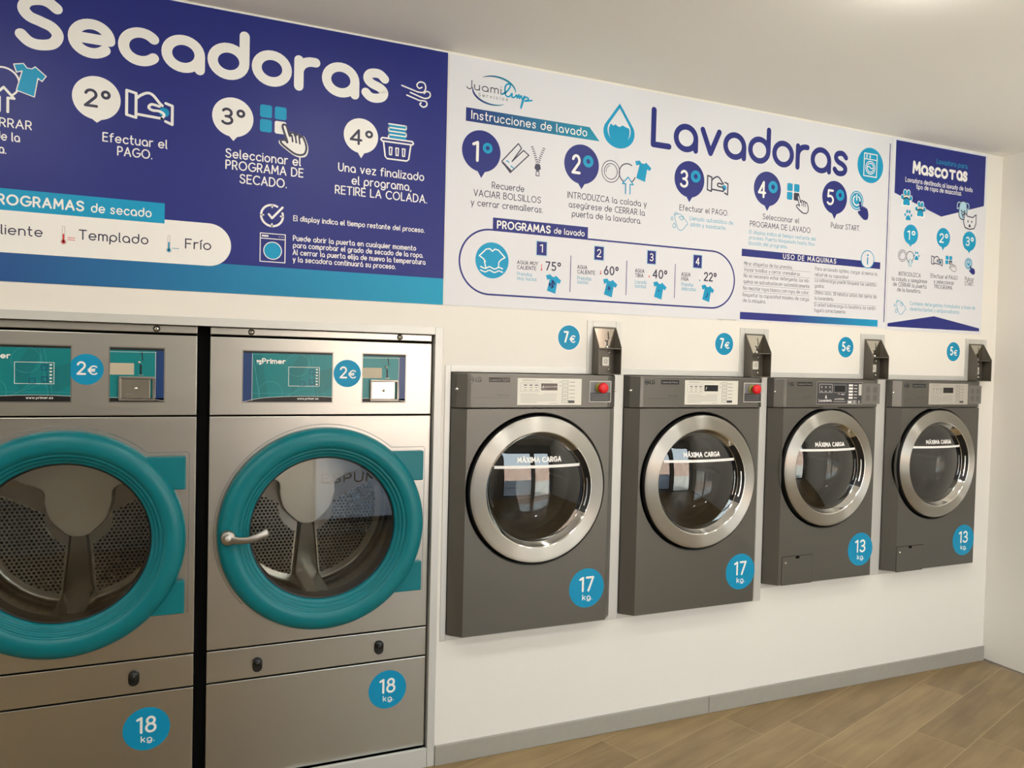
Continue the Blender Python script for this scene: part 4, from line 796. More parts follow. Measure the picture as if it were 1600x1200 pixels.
g = G(S3); f, sw, sh = frame(1482, 406.5, 11, 14); ic_grid(g, f, (M_CYAN, M_CYAN, M_CYAN, M_DARK)); f, sw, sh = frame(1488, 417, 11.5, 15); ic_hand(g, f, sh, M_PANEL, M_GREY, .07); g.build('button_icon', S3)
g = G(S3); f, sw, sh = frame(1512.7, 412, 12, 18); ic_power(g, f, sh, M_CYAN, M_WHITE); f, sw, sh = frame(1518, 422, 9.5, 14); ic_hand(g, f, sh, M_NAVY, M_NAVY, .03); g.build('start_icon', S3)
caption(S3, [('INTRODUZCA', (1403.7, 431.3), (1438, 433.4)), ('la colada y asegúrese', (1393, 438.7), (1448, 443)), ('de CERRAR la puerta', (1394.5, 446.7), (1447, 451.4)), ('de la lavadora.', (1401, 455.2), (1438, 458.5))], 6.8, .12, M_DARK)
caption(S3, [('Efectuar el PAGO', (1453.4, 434), (1495.4, 437.8)), ('y seleccionar', (1458.3, 442.7), (1490, 445.6)), ('PROGRAMA.', (1459.7, 450.8), (1488, 453.4))], 6.8, .12, M_DARK)
caption(S3, [('Pulsar', (1507, 438.7), (1521, 440.2)), ('START.', (1506.6, 446.2), (1521, 447.5))], 6.8, .12, M_DARK)
g = G(S3); f, sw, sh = frame(1405.5, 480, 18.5, 22); ic_bottle(g, f, sh, M_LCYAN, .05); g.build('detergent_icon', S3)
caption(S3, [('Contiene detergentes formulados a base de', (1421, 477), (1523, 483.8)), ('desinfectantes y antiparasitarios.', (1421, 485.6), (1499, 490.6))], 6.2, .13, M_LCYAN)
g = G(S3); a, b_ = W(1386, 510.7), W(1529.2, 517.3); zb = (a[1]+b_[1])/2; pk = W(1458.8, 494.1); zs = (W(1386, 505.5)[1]+W(1529.2, 512.6)[1])/2
g.flat([(a[0], zb), (b_[0], zb), (b_[0], zs), pk, (a[0], zs)], M_NAVY); g.build('footer', S3)

# ------------------------------------------------------------------ price stickers on the wall
def round_sticker(name, c, r, y, parent, lines, m=M_STK, halo=False):
    """disc with lettering; lines = (text, dx0, dx1, dz, height, weight) in radii"""
    b = GFX(y, (c[0], y, c[1])) if parent is None else GFX(y, (c[0], y, c[1]))
    if halo: b.ell(c, r*1.05, r*1.05, M_WHITE, -1)
    b.ell(c, r, r, m)
    for t, a, e, z, h, w in lines: b.word(t, c[0]+a*r, c[0]+e*r, c[1]+z*r, h*r, w, M_WHITE, 1)
    return b.build(name, parent)
EUR = lambda n: [(n, -.5, -.04, -.42, .95, .16), ('€', .06, .62, -.42, .62, .15)]
for px, py, n, lab in ((889, 527.5, '7', 'round cyan 7 euro sticker beside the coin box nearest the dryers'), (1131.5, 537.5, '7', 'round cyan 7 euro sticker beside the second coin box from the dryers'),
                       (1321.5, 542.5, '5', 'round cyan 5 euro sticker beside the third coin box from the dryers'), (1489.5, 549.5, '5', 'round cyan 5 euro sticker beside the coin box nearest the right wall')):
    o = round_sticker('price_sticker', W(px, py), .0535, -.0004, None, EUR(n), halo=True); tag(o, lab, 'sticker', 'price stickers on the wall')

KG = lambda n: [(n, -.44, .42, -.2, .78, .14), ('kg.', -.24, .34, -.62, .30, .15)]
# ------------------------------------------------------------------ steel dryers
FY = .02                                                   # front sheet of the dryers, just inside the wall face
DX0, DX1, DCX, DCZ = .092, .936, .514, 1.018
def shell(b, x0, x1, y0, y1, z0, z1, m, t=.002):
    b.box(x0, x0+t, y0, y1, z0, z1, m); b.box(x1-t, x1, y0, y1, z0, z1, m); b.box(x0+t, x1-t, y0, y1, z0, z0+t, m); b.box(x0+t, x1-t, y0, y1, z1-t, z1, m); b.box(x0+t, x1-t, y1-t, y1, z0+t, z1-t, m)
def make_dryer():
    root = thing('tumble_dryer', (DCX, FY, 0), 'stainless steel tumble dryer with a lever handle on its teal round door', 'dryer', 'steel tumble dryers')
    b = MB((DCX, FY, .9)); shell(b, DX0+.001, DX1-.001, FY+.022, .86, .001, 1.782, M_BLACK); b.box(DX0+.003, DX1-.003, FY+.024, FY+.03, 1.44, 1.78, M_GAP); b.box(DX0+.003, DX1-.003, FY+.024, FY+.03, .06, .6, M_GAP); b.build('body', root)
    def sheet(name, z0, z1):
        b = MB((DCX, FY, z0)); b.box(DX0, DX1, FY, FY+.02, z0, z1, M_STEEL); return b.build(name, root, bevel=.0025)
    tp = sheet('top_strip', 1.7555, 1.782); cf = sheet('control_fascia', 1.459, 1.7475); sb = sheet('service_band', .4625, .5795); lp = sheet('lower_panel', .082, .4565)
    b = MB((DCX, FY, DCZ)); b.plate_hole(DX0, DX1, .5855, 1.4535, FY, (DCX, DCZ), .34, M_STEEL, .02); dp = b.build('door_panel', root, bevel=.002)
    g = GFX(FY, (DCX, FY, DCZ)); R = .404
    a1 = math.asin((1.326-DCZ)/R)
    path = [(.914, .735), (.914, 1.318), (.908, 1.326), (DCX+R*math.cos(a1), 1.326)]+[(DCX+R*math.cos(a), DCZ+R*math.sin(a)) for a in np.linspace(a1, math.radians(222), 60)][1:]
    g.rib(path, .0024, M_GREY); g.build('pressed_outline', dp)
    # locks on the top strip, knobs on the service band
    for x in (.234, .801):
        b = MB((x, FY, 1.769)); b.lathe([(.0, FY-.004), (.0075, FY-.004), (.008, FY-.001)], (x, 1.769), M_CHROME, 28); b.lathe([(.008, FY-.001), (.0095, FY-.003), (.0115, FY-.0025), (.012, FY)], (x, 1.769), M_RUBBER, 28); b.box(x-.0012, x+.0012, FY-.0046, FY-.004, 1.766, 1.772, M_GAP); b.build('key_lock', tp)
    for x, z in ((.272, .515), (.739, .522)):
        b = MB((x, FY, z)); b.lathe([(0, FY-.016), (.012, FY-.015), (.0155, FY-.012), (.017, FY)], (x, z+.006), M_BLACK, 28)
        P = arc(x, z+.006, .0178, .0178, 0, 180, 14)+arc(x, z-.014, .0178, .0178, 180, 360, 14); b.prism(P[::-1], 'y', FY-.006, FY, M_BLACK); b.lathe([(0, FY-.0175), (.006, FY-.0175), (.007, FY-.015)], (x, z+.006), M_RUBBER, 20); b.build('knob', sb)
    # control sticker
    Z = lambda px, py: W(320+px/4, 480+py/4, -FY)
    x0, x1, z0, z1 = .2065, .5345, 1.508, 1.6985
    g = GFX(FY, (x0, FY, z0)); fr = lambda u, v: (x0+u*(x1-x0), z0+v*(z1-z0))
    rect = lambda a, b_, c, d: mp(fr, [(a, b_), (c, b_), (c, d), (a, d)])
    g.flat([(x0-.004, z0-.004), (x1+.004, z0-.004), (x1+.004, z1+.004), (x0-.004, z1+.004)], M_STEEL2, 0)
    g.flat(rect(0, 0, 1, 1), M_PANTEAL, 1); g.flat(rect(0, .96, 1, 1), M_BLACK, 4)  # black top strip paints the shade under a recess edge
    for P in ([(.10, 0), (.28, 0), (.2, .93), (.10, .93)], [(.55, .1), (.75, .95), (.62, .95), (.5, .6)], [(.8, .1), (1, .3), (1, .7), (.78, .6)]): g.flat(mp(fr, P), mat('panel_teal_shade', (6, 112, 118), .3), 2)
    for P in ([(.10, .93), (.38, .96)], [(.1, .9), (.2, 0)], [(.12, .8), (.18, 0)], [(.72, .95), (.8, .1)], [(.76, .95), (.84, .1)], [(.1, .17), (1, .17)], [(.5, .12), (.63, .3)], [(.72, .3), (.46, .12)]): g.rib(mp(fr, P), .0011, M_PANTEAL2, 3)
    for u, v, r, q0, q1 in ((.30, .18, .043, -22, 202), (.60, .74, .043, 0, 360)): c = fr(u, v); g.ring(c, r, r, .0011, M_PANTEAL2, 3, a0=q0, a1=q1)
    g.flat(rect(0, 0, .095, .96), M_PANNAVY, 4); g.rib(mp(fr, [(.098, .02), (.098, .95)]), .0012, M_WHITE, 5)
    sw_ = spline([(0, .0), (.2, .075), (.5, .11), (.8, .115), (1, .1)], 6)
    g.flat(mp(fr, sw_+[(1, 0), (.0, -.0)]), M_BLACK, 5); g.rib(mp(fr, sw_), .0012, M_WHITE, 6)
    a, b_ = Z(357, 352), Z(505, 357); g.word('Primer', a[0], b_[0], (a[1]+b_[1])/2, .021, .2, M_WHITE, 6, sp=.08)
    q = Z(331, 337)
    for i, (du, dv) in enumerate(((0, 0), (.009, 0), (0, -.009), (.009, -.009))): g.flat([(q[0]+du-.004, q[1]+dv-.004), (q[0]+du+.004, q[1]+dv-.004), (q[0]+du+.004, q[1]+dv+.004), (q[0]+du-.004, q[1]+dv+.004)], M_WHITE if i != 2 else M_PANTEAL2, 6)
    g.rib(mp(fr, [(.5, .32), (.85, .32), (.85, .7), (.5, .7), (.5, .32)]), .0016, M_WHITE, 6)
    for u, v in ((.765, .61), (.765, .4), (.655, .37)): g.rib(mp(fr, [(u-.025, v-.045), (u+.025, v-.045), (u+.025, v+.045), (u-.025, v+.045), (u-.025, v-.045)]), .002, M_PANNAVY, 6)
    for i in range(6): g.flat(rect(.81, .345+i*.06, .832, .37+i*.06), M_WHITE, 6)
    for i in range(3):
        for u in (.535, .565): g.rib(mp(fr, [(u, .4+i*.11), (u, .44+i*.11)]), .0016, mat('panel_teal_shade', (6, 112, 118), .3), 6)
    a, b_ = Z(577, 578), Z(710, 578); g.word('www.primer.es', a[0], b_[0], (a[1]+b_[1])/2, .0092, .15, M_WHITE, 6); g.build('control_display', cf)
    # coin panel
    x0, x1 = .654, .8265; g = GFX(FY, (x0, FY, z0)); fr = lambda u, v: (x0+u*(x1-x0), z0+v*(z1-z0))
    rect = lambda a, b_, c, d: mp(fr, [(a, b_), (c, b_), (c, d), (a, d)])
    g.flat([(x0-.004, z0-.004), (x1+.004, z0-.004), (x1+.004, z1+.004), (x0-.004, z1+.004)], M_STEEL2, 0); g.flat(rect(0, 0, 1, 1), M_PANTEAL, 1); g.flat(rect(0, .955, 1, 1), M_BLACK, 4); g.flat(rect(.845, .03, 1, .955), M_PANNAVY, 3); g.rib(mp(fr, [(.84, .08), (.84, .93)]), .0013, M_WHITE, 4)  # recess shade painted as a black strip along the top
    g.flat(rect(0, 0, 1, .07), M_BLACK, 3); g.rib(mp(fr, [(0, .08), (.55, .075), (1, .02)]), .0012, M_WHITE, 4); g.rib(mp(fr, [(0, .92), (.85, .925)]), .001, M_WHITE, 4)
    g.flat(rect(.0, .5, .44, .715), M_TAG, 4); g.rib(mp(fr, [(.58, .93), (.6, .77)]), .0035, M_BLACK, 4); g.rib(mp(fr, [(.565, .68), (.565, .52)]), .006, M_BLACK, 4); g.rib(mp(fr, [(.53, .5), (.62, .5)]), .0024, M_STEEL2, 5); cp = g.build('coin_panel', cf)
    q = fr(.54, .735); b = MB((q[0], FY, q[1])); b.lathe([(0, FY-.007), (.004, FY-.006), (.0055, FY-.001), (.0055, FY)], q, M_CHROME, 20); b.build('coin_button', cp)
    a, c = fr(.17, .02), fr(.83, .47); b = MB((a[0], FY, a[1])); t = .007
    b.box(a[0], c[0], FY-.011, FY-.001, a[1], a[1]+t, M_STEEL2); b.box(a[0], c[0], FY-.011, FY-.001, c[1]-t, c[1], M_STEEL2); b.box(a[0], a[0]+t, FY-.011, FY-.001, a[1]+t, c[1]-t, M_STEEL2); b.box(c[0]-t, c[0], FY-.011, FY-.001, a[1]+t, c[1]-t, M_STEEL2); cr = b.build('coin_return', cp, bevel=.0015)
    b = MB((a[0], FY, a[1])); b.box(a[0]+t, c[0]-t-.008, FY-.006, FY-.003, a[1]+t+.002, c[1]-t-.002, M_MIRROR); b.build('flap', cr, bevel=.001)
    b = MB((a[0], FY, a[1])); m_ = ((a[0]+c[0])/2-.003, (a[1]+c[1])/2); b.lathe([(0, FY-.0095), (.0045, FY-.009), (.006, FY-.006)], m_, M_CHROME, 20); b.box(m_[0]-.0008, m_[0]+.0008, FY-.0102, FY-.0094, m_[1]-.003, m_[1]+.003, M_GAP); b.build('key_lock', cr)
    g = GFX(FY-.006, (a[0], FY, a[1])); g.word('coin', a[0]+.02, a[0]+.045, a[1]+.022, .006, .15, M_GREY); g.build('lettering', cr)
    # door: ring, hinges, glass, lever
    Y = FY; c = (DCX, DCZ)
    b = MB((DCX, FY, DCZ))
    def seg(p): b.lathe(p, c, M_TEAL, 128)
    outer = [(.391, Y-.001), (.3925, Y-.012), (.391, Y-.026), (.386, Y-.038), (.377, Y-.048), (.364, Y-.0545), (.348, Y-.057), (.334, Y-.056), (.324, Y-.0525), (.318, Y-.047)]
    seg(outer)
    seg([(.318, Y-.047), (.3165, Y-.040), (.312, Y-.039)]); seg([(.312, Y-.039), (.307, Y-.040), (.304, Y-.037), (.3025, Y-.029), (.299, Y-.0275)]); seg([(.299, Y-.0275), (.294, Y-.028), (.2915, Y-.025), (.290, Y-.017), (.286, Y-.0155)]); seg([(.286, Y-.0155), (.281, Y-.015), (.2785, Y-.010), (.2775, Y+.006)])
    dr = b.build('door', root)
    b = MB((DCX, FY, DCZ)); b.lathe([(.2785, Y+.001), (.272, Y-.001), (.2715, Y+.004)], c, M_BLACK, 96); b.lathe([(.2775, Y+.006), (.27, Y+.06), (.275, Y+.085)], c, M_RUBBER, 96); b.build('door_seal', dr)
    b = MB((DCX, FY, DCZ)); b.lathe([(.274-.274*i/10, Y+.002-.0012*(1-(1-i/10)**2)) for i in range(11)], c, M_GLASS, 96); b.build('door_glass', dr)
    for z0_, z1_ in ((1.193, 1.312), (.742, .862)):
        b = MB((.85, FY, z0_)); b.box(.77, .9025, Y-.028, Y-.001, z0_, z1_, M_TEAL); b.build('hinge_block', dr, bevel=.004)
    b = MB((.158, FY, 1.0155)); hy = Y-.057; b.lathe([(0, hy-.022), (.022, hy-.021), (.0265, hy-.016), (.027, hy+.004)], (.158, 1.0155), M_STEEL2, 40); b.lathe([(0, hy-.0235), (.009, hy-.0235), (.0105, hy-.0215)], (.158, 1.0155), M_ALU, 24)
    pts = spline([(.15, 1.0155), (.19, 1.006), (.23, 1.0065), (.265, 1.016), (.298, 1.029)], 5)
    b.sweep([(p[0], hy-.012-.012*math.sin(PI*min(1, i/len(pts))), p[1]) for i, p in enumerate(pts)], [(.0125+.007*abs(i/len(pts)-.4), .006) for i in range(len(pts))], M_STEEL2); b.build('lever_handle', dr, sharp=50)
    # drum
    b = MB((DCX, FY, DCZ)); b.lathe([(.345, FY+.02), (.315, FY+.05), (.31, .12), (.325, .125)], c, M_DRUM, 80); b.lathe([(.355, .13), (.36, .15), (.36, .46), (.35, .49), (.33, .5), (0, .5)], c, M_DRUM, 80); dm = b.build('drum', root)
    b = MB((DCX, .49, DCZ))
    for a0, a1 in ((160, 258), (282, 380)):
        P = [(DCX+.31*math.cos(math.radians(a)), DCZ+.31*math.sin(math.radians(a))) for a in np.linspace(a0, a1, 24)]+[(DCX+.12*math.cos(math.radians(a)), DCZ+.12*math.sin(math.radians(a))) for a in np.linspace(a1-12, a0+12, 10)]
        b.prism(P[::-1], 'y', .494, .4985, M_PERF)
    b.build('perforated_plate', dm)
    b = MB((DCX, .48, DCZ)); hx, hz = DCX, DCZ+.03
    P = spline([(-.30, .17), (-.2, .12), (-.125, .085), (-.118, .03), (-.10, -.03), (-.06, -.075), (-.025, -.1), (.025, -.1), (.06, -.075), (.10, -.03), (.118, .03), (.125, .085), (.2, .12), (.30, .17)], 5)
    P = [(hx+p[0], hz+p[1]) for p in P]+[(DCX+.335*math.cos(math.radians(a)), DCZ+.335*math.sin(math.radians(a))) for a in np.linspace(36, 144, 24)]
    b.prism(P[::-1] if area(P) < 0 else P, 'y', .465, .4985, M_PAD_LIT)
    for u in (-.11, -.09, -.07, -.05, .04, .06, .08, .1):
        for v in (.25, .272, .294): b.lathe([(0, .4645), (.007, .4645)], (hx+u+(v-.25)*.45, hz+v-.02), M_GAP, 10)
    b.build('back_pressing', dm, bevel=.01)
    b = MB((DCX, .48, DCZ)); b.prism([(DCX-.06, DCZ-.34), (DCX+.06, DCZ-.34), (DCX+.03, DCZ-.05), (DCX-.03, DCZ-.05)], 'y', .468, .4985, M_DRUM); b.build('back_rib', dm, bevel=.008)
    for a in (270, 30, 150):
        b = MB((DCX, .3, DCZ)); ca, sa = math.cos(math.radians(a)), math.sin(math.radians(a))
        loc = lambda r, t: (DCX+r*ca-t*sa, DCZ+r*sa+t*ca)
        b.prism([loc(.359, -.085), loc(.29, -.05), loc(.282, 0), loc(.29, .05), loc(.359, .085)], 'y', .14, .49, M_DRUM); b.build('lifter', dm, bevel=.008)
    round_sticker('price_sticker', (.593, 1.620), .0535, FY-.0003, cf, [('2', -.56, -.02, -.36, .88, .14), ('€', .07, .66, -.36, .62, .14)])
    round_sticker('capacity_sticker', (.778, .340), .078, FY-.0003, lp, KG('18'))
    return root
DR = make_dryer()
def copy_tree(o, parent=None):
    c = o.copy(); C.objects.link(c)
    if parent: c.parent = parent
    for ch in o.children: copy_tree(ch, c)
    return c
D1 = copy_tree(DR); D1.location.x -= .888; D1['label'] = 'stainless steel tumble dryer cut off by the left edge of the photo'
for ch in D1.children_recursive:
    if ch.name.startswith('price_sticker'): ch.location.x -= .011
    if ch.name.startswith('capacity_sticker'): ch.location.x += .004; ch.location.z -= .013
b = MB((.07, .05, 0)); b.box(.0505, .0895, .045, .06, .0, 1.788, M_GAP); b.box(.0505, .0895, .045, .06, .0, .06, M_GAP); TN[0] += 1; structure(f'trim_{TN[0]}', b)  # black sheet added in the open gap, its shade put in as colour

# ------------------------------------------------------------------ grey washers
FD = .065; SEAM = 1.4865
def make_washer(i, label, group, ringc, rr, lab, plate, estop, dark, hatch, kg, marks):
    w = WASH[i]; x0, x1, z0 = w['x0']+.002, w['x1']-.002, w['z0']; cx = (x0+x1)/2; s = rr/.312; K = .05; F = -FD
    root = thing('washing_machine', (cx, 0, z0), label, 'washing machine', group); o = (cx, 0, z0)
    b = MB(o); shell(b, x0, x1, .0005, .74, z0, WTOP-.002, M_GRAPH); b.build('body', root)
    def plan(b, za, zb, m):
        pl = [(x0, .0), (x0, -.014), (x0+K, F), (x0+K, .0)]; pr = [(x1-K, .0), (x1-K, F), (x1, -.014), (x1, .0)]
        b.prism(pl, 'z', za, zb, m); b.prism(pr, 'z', za, zb, m)
    b = MB(o); b.prism([(x0, 0), (x0, -.014), (x0+.012, -.036), (x0+K, F+.003), (x0+K+.015, F), (x1-K-.015, F), (x1-K, F+.003), (x1-.012, -.036), (x1, -.014), (x1, 0)], 'z', SEAM+.0015, WTOP, M_GRAPH); cp = b.build('control_panel', root, bevel=.004)
    b = MB(o); plan(b, z0, SEAM-.0015, M_GRAPH); hr = rr+.014
    b.plate_hole(x0+K, x1-K, z0, SEAM-.0015, F, ringc, hr, M_GRAPH); b.box(x0+K, x1-K, F+.001, 0, z0+.0005, z0+.004, M_GRAPH); b.box(x0+K, x1-K, F+.001, 0, SEAM-.006, SEAM-.002, M_GRAPH)
    b.lathe([(hr, F), (hr-.004, F+.004), (hr-.006, F+.012)], ringc, M_GRAPH, 96); fp = b.build('front_panel', root)
    b = MB((ringc[0], F, ringc[1])); b.lathe([(hr-.006, F+.012), (hr-.008, F+.035), (rr*.74, F+.045)], ringc, M_GAP, 96); b.build('door_recess', fp)  # near-black colour paints the shadow in the gap round the door ring
    # door
    q = lambda l: [(r*s, y) for r, y in l]
    b = MB((ringc[0], F, ringc[1])); b.lathe(q([(.309, -.082), (.303, -.0865), (.295, -.088), (.252, -.093), (.246, -.0925)]), ringc, M_RING, 128); dr = b.build('door', root)
    b = MB((ringc[0], F, ringc[1])); b.lathe(q([(.309, -.082), (.3125, -.079), (.313, -.05), (.305, -.03)]), ringc, M_BLACK, 96); b.build('door_rim', dr)
    b = MB((ringc[0], F, ringc[1])); b.lathe(q([(.246, -.0925), (.2435, -.0915), (.241, -.087), (.229, -.066), (.2255, -.062)]), ringc, M_CHROME, 96); b.build('chrome_lip', dr)
    dome = lambda r: -.062-.034*(1-(r/(.226*s))**2)
    b = MB((ringc[0], F, ringc[1])); b.lathe([(.226*s*(1-k/14), dome(.226*s*(1-k/14))) for k in range(15)], ringc, M_GLASSW, 96); gl = b.build('door_glass', dr)
    b = MB((ringc[0], F, ringc[1])); b.lathe(q([(.2452, -.0925), (.2405, -.0885), (.2300, -.0685), (.2262, -.064)]), ringc, M_BLACK, 30, -27, 44)
    b.lathe(q([(.2462, -.0932), (.2445, -.094), (.2425, -.0925)]), ringc, M_CHROME, 30, -29, 46); b.lathe(q([(.2345, -.0785), (.2335, -.081), (.2315, -.074)]), ringc, M_CHROME, 24, -20, 10); b.build('door_handle', dr)
    # load line and lettering on the glass
    bend = lambda x, z: dome(min(.225*s, math.hypot(x-ringc[0], z-ringc[1])))
    g = GFX(-.0006, (ringc[0], F, ringc[1]), bend=bend); zl = ringc[1]+.098*s; hw = math.sqrt((.224*s)**2-(.102*s)**2)
    n = 24
    for k in range(n):
        xa, xb = ringc[0]-hw+2*hw*k/n, ringc[0]-hw+2*hw*(k+1)/n; g.flat([(xa, zl-.006*s), (xb, zl-.006*s), (xb, zl+.006*s), (xa, zl+.006*s)], M_WHITE)
    g.word('MÁXIMA CARGA', ringc[0]-.103*s, ringc[0]+.103*s, zl+.017*s, .0245*s, .21, M_WHITE, sp=.13); g.build('load_line', gl)
    b = MB((ringc[0], F, ringc[1])); b.lathe(q([(.226, -.056), (.218, -.03), (.205, .01), (.2, .04), (.235, .045)]), ringc, M_RUBBER, 72); b.build('gasket', dr)
    b = MB((ringc[0], F, ringc[1])); b.lathe(q([(.214, -.045), (.205, -.01), (.18, .02), (.12, .045), (.06, .054), (0, .056)]), ringc, M_GLASSW, 72); b.build('glass_bowl', dr)
    b = MB((ringc[0], F, ringc[1])); b.lathe(q([(.236, .05), (.25, .06), (.25, .36), (.24, .38), (.2, .39), (.1, .375), (0, .37)]), ringc, M_DRUMD, 72); dm = b.build('drum', root)
    for a in (250, 10, 130):
        b = MB((ringc[0], .2, ringc[1])); ca, sa = math.cos(math.radians(a)), math.sin(math.radians(a)); loc = lambda r, t: (ringc[0]+s*(r*ca-t*sa), ringc[1]+s*(r*sa+t*ca))
        b.prism([loc(.249, -.05), loc(.2, -.012), loc(.2, .012), loc(.249, .05)], 'y', .08, .37, M_DRUMD); b.build('lifter', dm, bevel=.006)
    # markings on the control panel
    bx = lambda px: W(px, 600, FD)[0]; l0, l1, n0, n1, d0 = [bx(v) for v in marks]
    g = GFX(F, o); zc = 1.605; r = min(.0125, (l1-l0)*.22)
    c = (l0+r, zc); g.ell(c, r, r, M_DISP, 0, 28); g.rib([(c[0], c[1]+r*.6), (c[0], c[1]-r*.55), (c[0]+r*.4, c[1]-r*.55)], r*.22, M_GREY, 1); g.ell((c[0]-r*.45, c[1]+r*.4), r*.16, r*.16, M_GREY, 1, 10); g.ring(c, r*.76, r*.76, r*.16, M_GREY, 1, 28, 0, 270); g.word('LG', l0+2.4*r, l1, zc-.010, .02, .17, M_DISP, 0); g.build('badge', cp)
    g = GFX(F, o); g.flat([(n0, zc-.009), (n1, zc-.009), (n1, zc+.010), (n0, zc+.010)], M_DISP); g.word('Commercial Washer', n0+.004, n1-.004, zc-.004, .0095, .14, M_GREY, 1); g.build('name_plate', cp)
    g = GFX(F, o); g.rib([(l0+.02, 1.5315), (n1, 1.5315)], .0014, M_SLATE); g.word('Direct Drive', d0, n1-.002, 1.5385, .0085, .13, M_SLATE); g.build('lettering', cp)
    b = MB((x0+.014, -.04, 1.565)); b.lathe([(0, -.0455), (.006, -.0445), (.0075, -.038)], (x0+.014, 1.565), M_CHROME, 20); b.build('screw', cp)
    b = MB((x1-.01, -.03, 1.565)); b.lathe([(0, -.037), (.005, -.036), (.0065, -.03)], (x1-.01, 1.565), M_CHROME, 20); b.build('screw', cp)
    # control label
    A, B = W(*lab[0], FD), W(*lab[1], FD); lx0, lx1, lz1, lz0 = A[0], B[0], A[1], B[1]
    f = lambda u, v: (lx0+u*(lx1-lx0), lz0+v*(lz1-lz0)); R = lambda a, b_, c_, d: mp(f, [(a, b_), (c_, b_), (c_, d), (a, d)]); box = lambda a, b_, c_, d: R(a, b_, c_, d)+[f(a, b_)]
    g = GFX(F, o); h = lz1-lz0
    if not dark:
        lb = M_LABEL if i < 3 else mat('silver_label', (176, 172, 162), .4); ink = M_GREY
        g.flat(R(0, 0, 1, 1), lb, 0)
        g.rib(mp(f, [(.07, .93), (.27, .93)]), .012*h, ink, 1); g.rib(mp(f, [(.07, .90), (.52, .90)]), .008*h, ink, 1)
        g.rib((box(.05, .5, .33, .82)), .008*h, ink, 1)
        for k in range(3): g.rib(mp(f, [(.1+k*.085, .74), (.135+k*.085, .74)]), .05*h, ink, 2); g.rib(mp(f, [(.1+k*.085, .65), (.135+k*.085, .65)]), .02*h, ink, 2); g.rib(mp(f, [(.1+k*.085, .56), (.135+k*.085, .56)]), .02*h, ink, 2)
        g.flat(R(.36, .55, .615, .81), M_DISP, 1)
        if i == 0: g.rib(mp(f, [(.365, .67), (.61, .69)]), .012*h, M_WHITE, 2)
        if i < 2: g.rib(mp(f, [(.385, .62), (.4, .73)]), .02*h, M_WHITE, 3)
        for v in (.40, .34, .28, .22, .16, .10): g.rib(mp(f, [(.05, v), (.3 if v in (.40, .10) else .6, v)]), .011*h, ink, 1, mic0=v*1e-4)
        g.rib(mp(f, [(.4, .40), (.61, .40)]), .011*h, ink, 1); g.rib(mp(f, [(.5, .06), (.62, .06)]), .011*h, ink, 1)
        for k in range(6):
            v = .87-k*.146; g.rib((box(.69, v-.045, .785, v+.045)), .012*h, M_SLATE, 1)
            if k < 5: g.rib(mp(f, [(.81, v), (.89, v)]), .02*h, ink, 1)
        g.flat(R(.79, .075, .89, .175), M_SLATE, 2); g.rib(mp(f, [(.66, .87), (.655, .87)]), .03*h, M_SLATE, 1); g.rib(mp(f, [(.66, .725), (.655, .725)]), .03*h, M_SLATE, 1)
    else:
        g.flat(R(0, 0, 1, 1), M_SLATE, 0); g.rib((box(0, 0, 1, 1)), .012*h, M_LGREY, 1); g.rib((box(.05, .52, .33, .9)), .012*h, M_WHITE, 1)
        for k in range(3): c = f(.1+k*.09, .76); g.rib([(c[0]-.003, c[1]-.003), (c[0]+.003, c[1]-.003), (c[0]+.003, c[1]+.004), (c[0]-.003, c[1]+.004), (c[0]-.003, c[1]-.003)], .0012, M_WHITE, 1); g.rib(mp(f, [(.08+k*.09, .58), (.12+k*.09, .58)]), .02*h, M_WHITE, 1)
        g.rib((box(.37, .53, .63, .87)), .03*h, M_GREY, 1); g.flat(R(.38, .55, .62, .84), M_DISP, 2); g.rib(mp(f, [(.47, .46), (.49, .46)]), .03*h, M_WHITE, 1); g.rib(mp(f, [(.53, .44), (.6, .44)]), .03*h, M_WHITE, 1)
        for k in range(5): v = .86-k*.143; g.flat(R(.695, v-.045, .79, v+.045), M_WHITE, 1); g.rib(mp(f, [(.82, v), (.88, v)]), .03*h, M_WHITE, 1)
        g.flat(R(.92, .4, .985, .92), M_LGREY, 1)
        c = f(.2, .3); g.flat([(c[0], c[1]+.013)]+[(c[0]+.0062*math.cos(math.radians(a)), c[1]+.0055*math.sin(math.radians(a))) for a in range(160, 381, 20)], M_WHITE, 1); g.ell((c[0], c[1]+.002), .003, .0025, M_SLATE, 2, 14)
        A_, B_ = f(.045, .1), f(.325, .1); g.word('Lavandería', A_[0], B_[0], A_[1], .125*h, .16, M_WHITE, 1); A_, B_ = f(.39, .19), f(.6, .19); g.word('LAVADORA', A_[0], B_[0], A_[1], .075*h, .16, M_WHITE, 1); g.rib(mp(f, [(.36, .11), (.63, .11)]), .012*h, M_WHITE, 1)
        g.rib((box(.675, .03, .875, .16)), .012*h, M_WHITE, 1); g.flat(R(.69, .05, .77, .13), M_WHITE, 1); g.rib(mp(f, [(.8, .12), (.85, .12)]), .02*h, M_WHITE, 1); g.rib(mp(f, [(.8, .07), (.85, .07)]), .02*h, M_WHITE, 1); c = f(.935, .1); g.ring(c, .0045, .006, .002, M_WHITE, 1, 20)
    g.build('control_label', cp)
    A, B = W(*plate[0], FD), W(*plate[1], FD); px0, px1, pz1, pz0 = A[0], B[0], A[1], B[1]; pw, ph = px1-px0, pz1-pz0
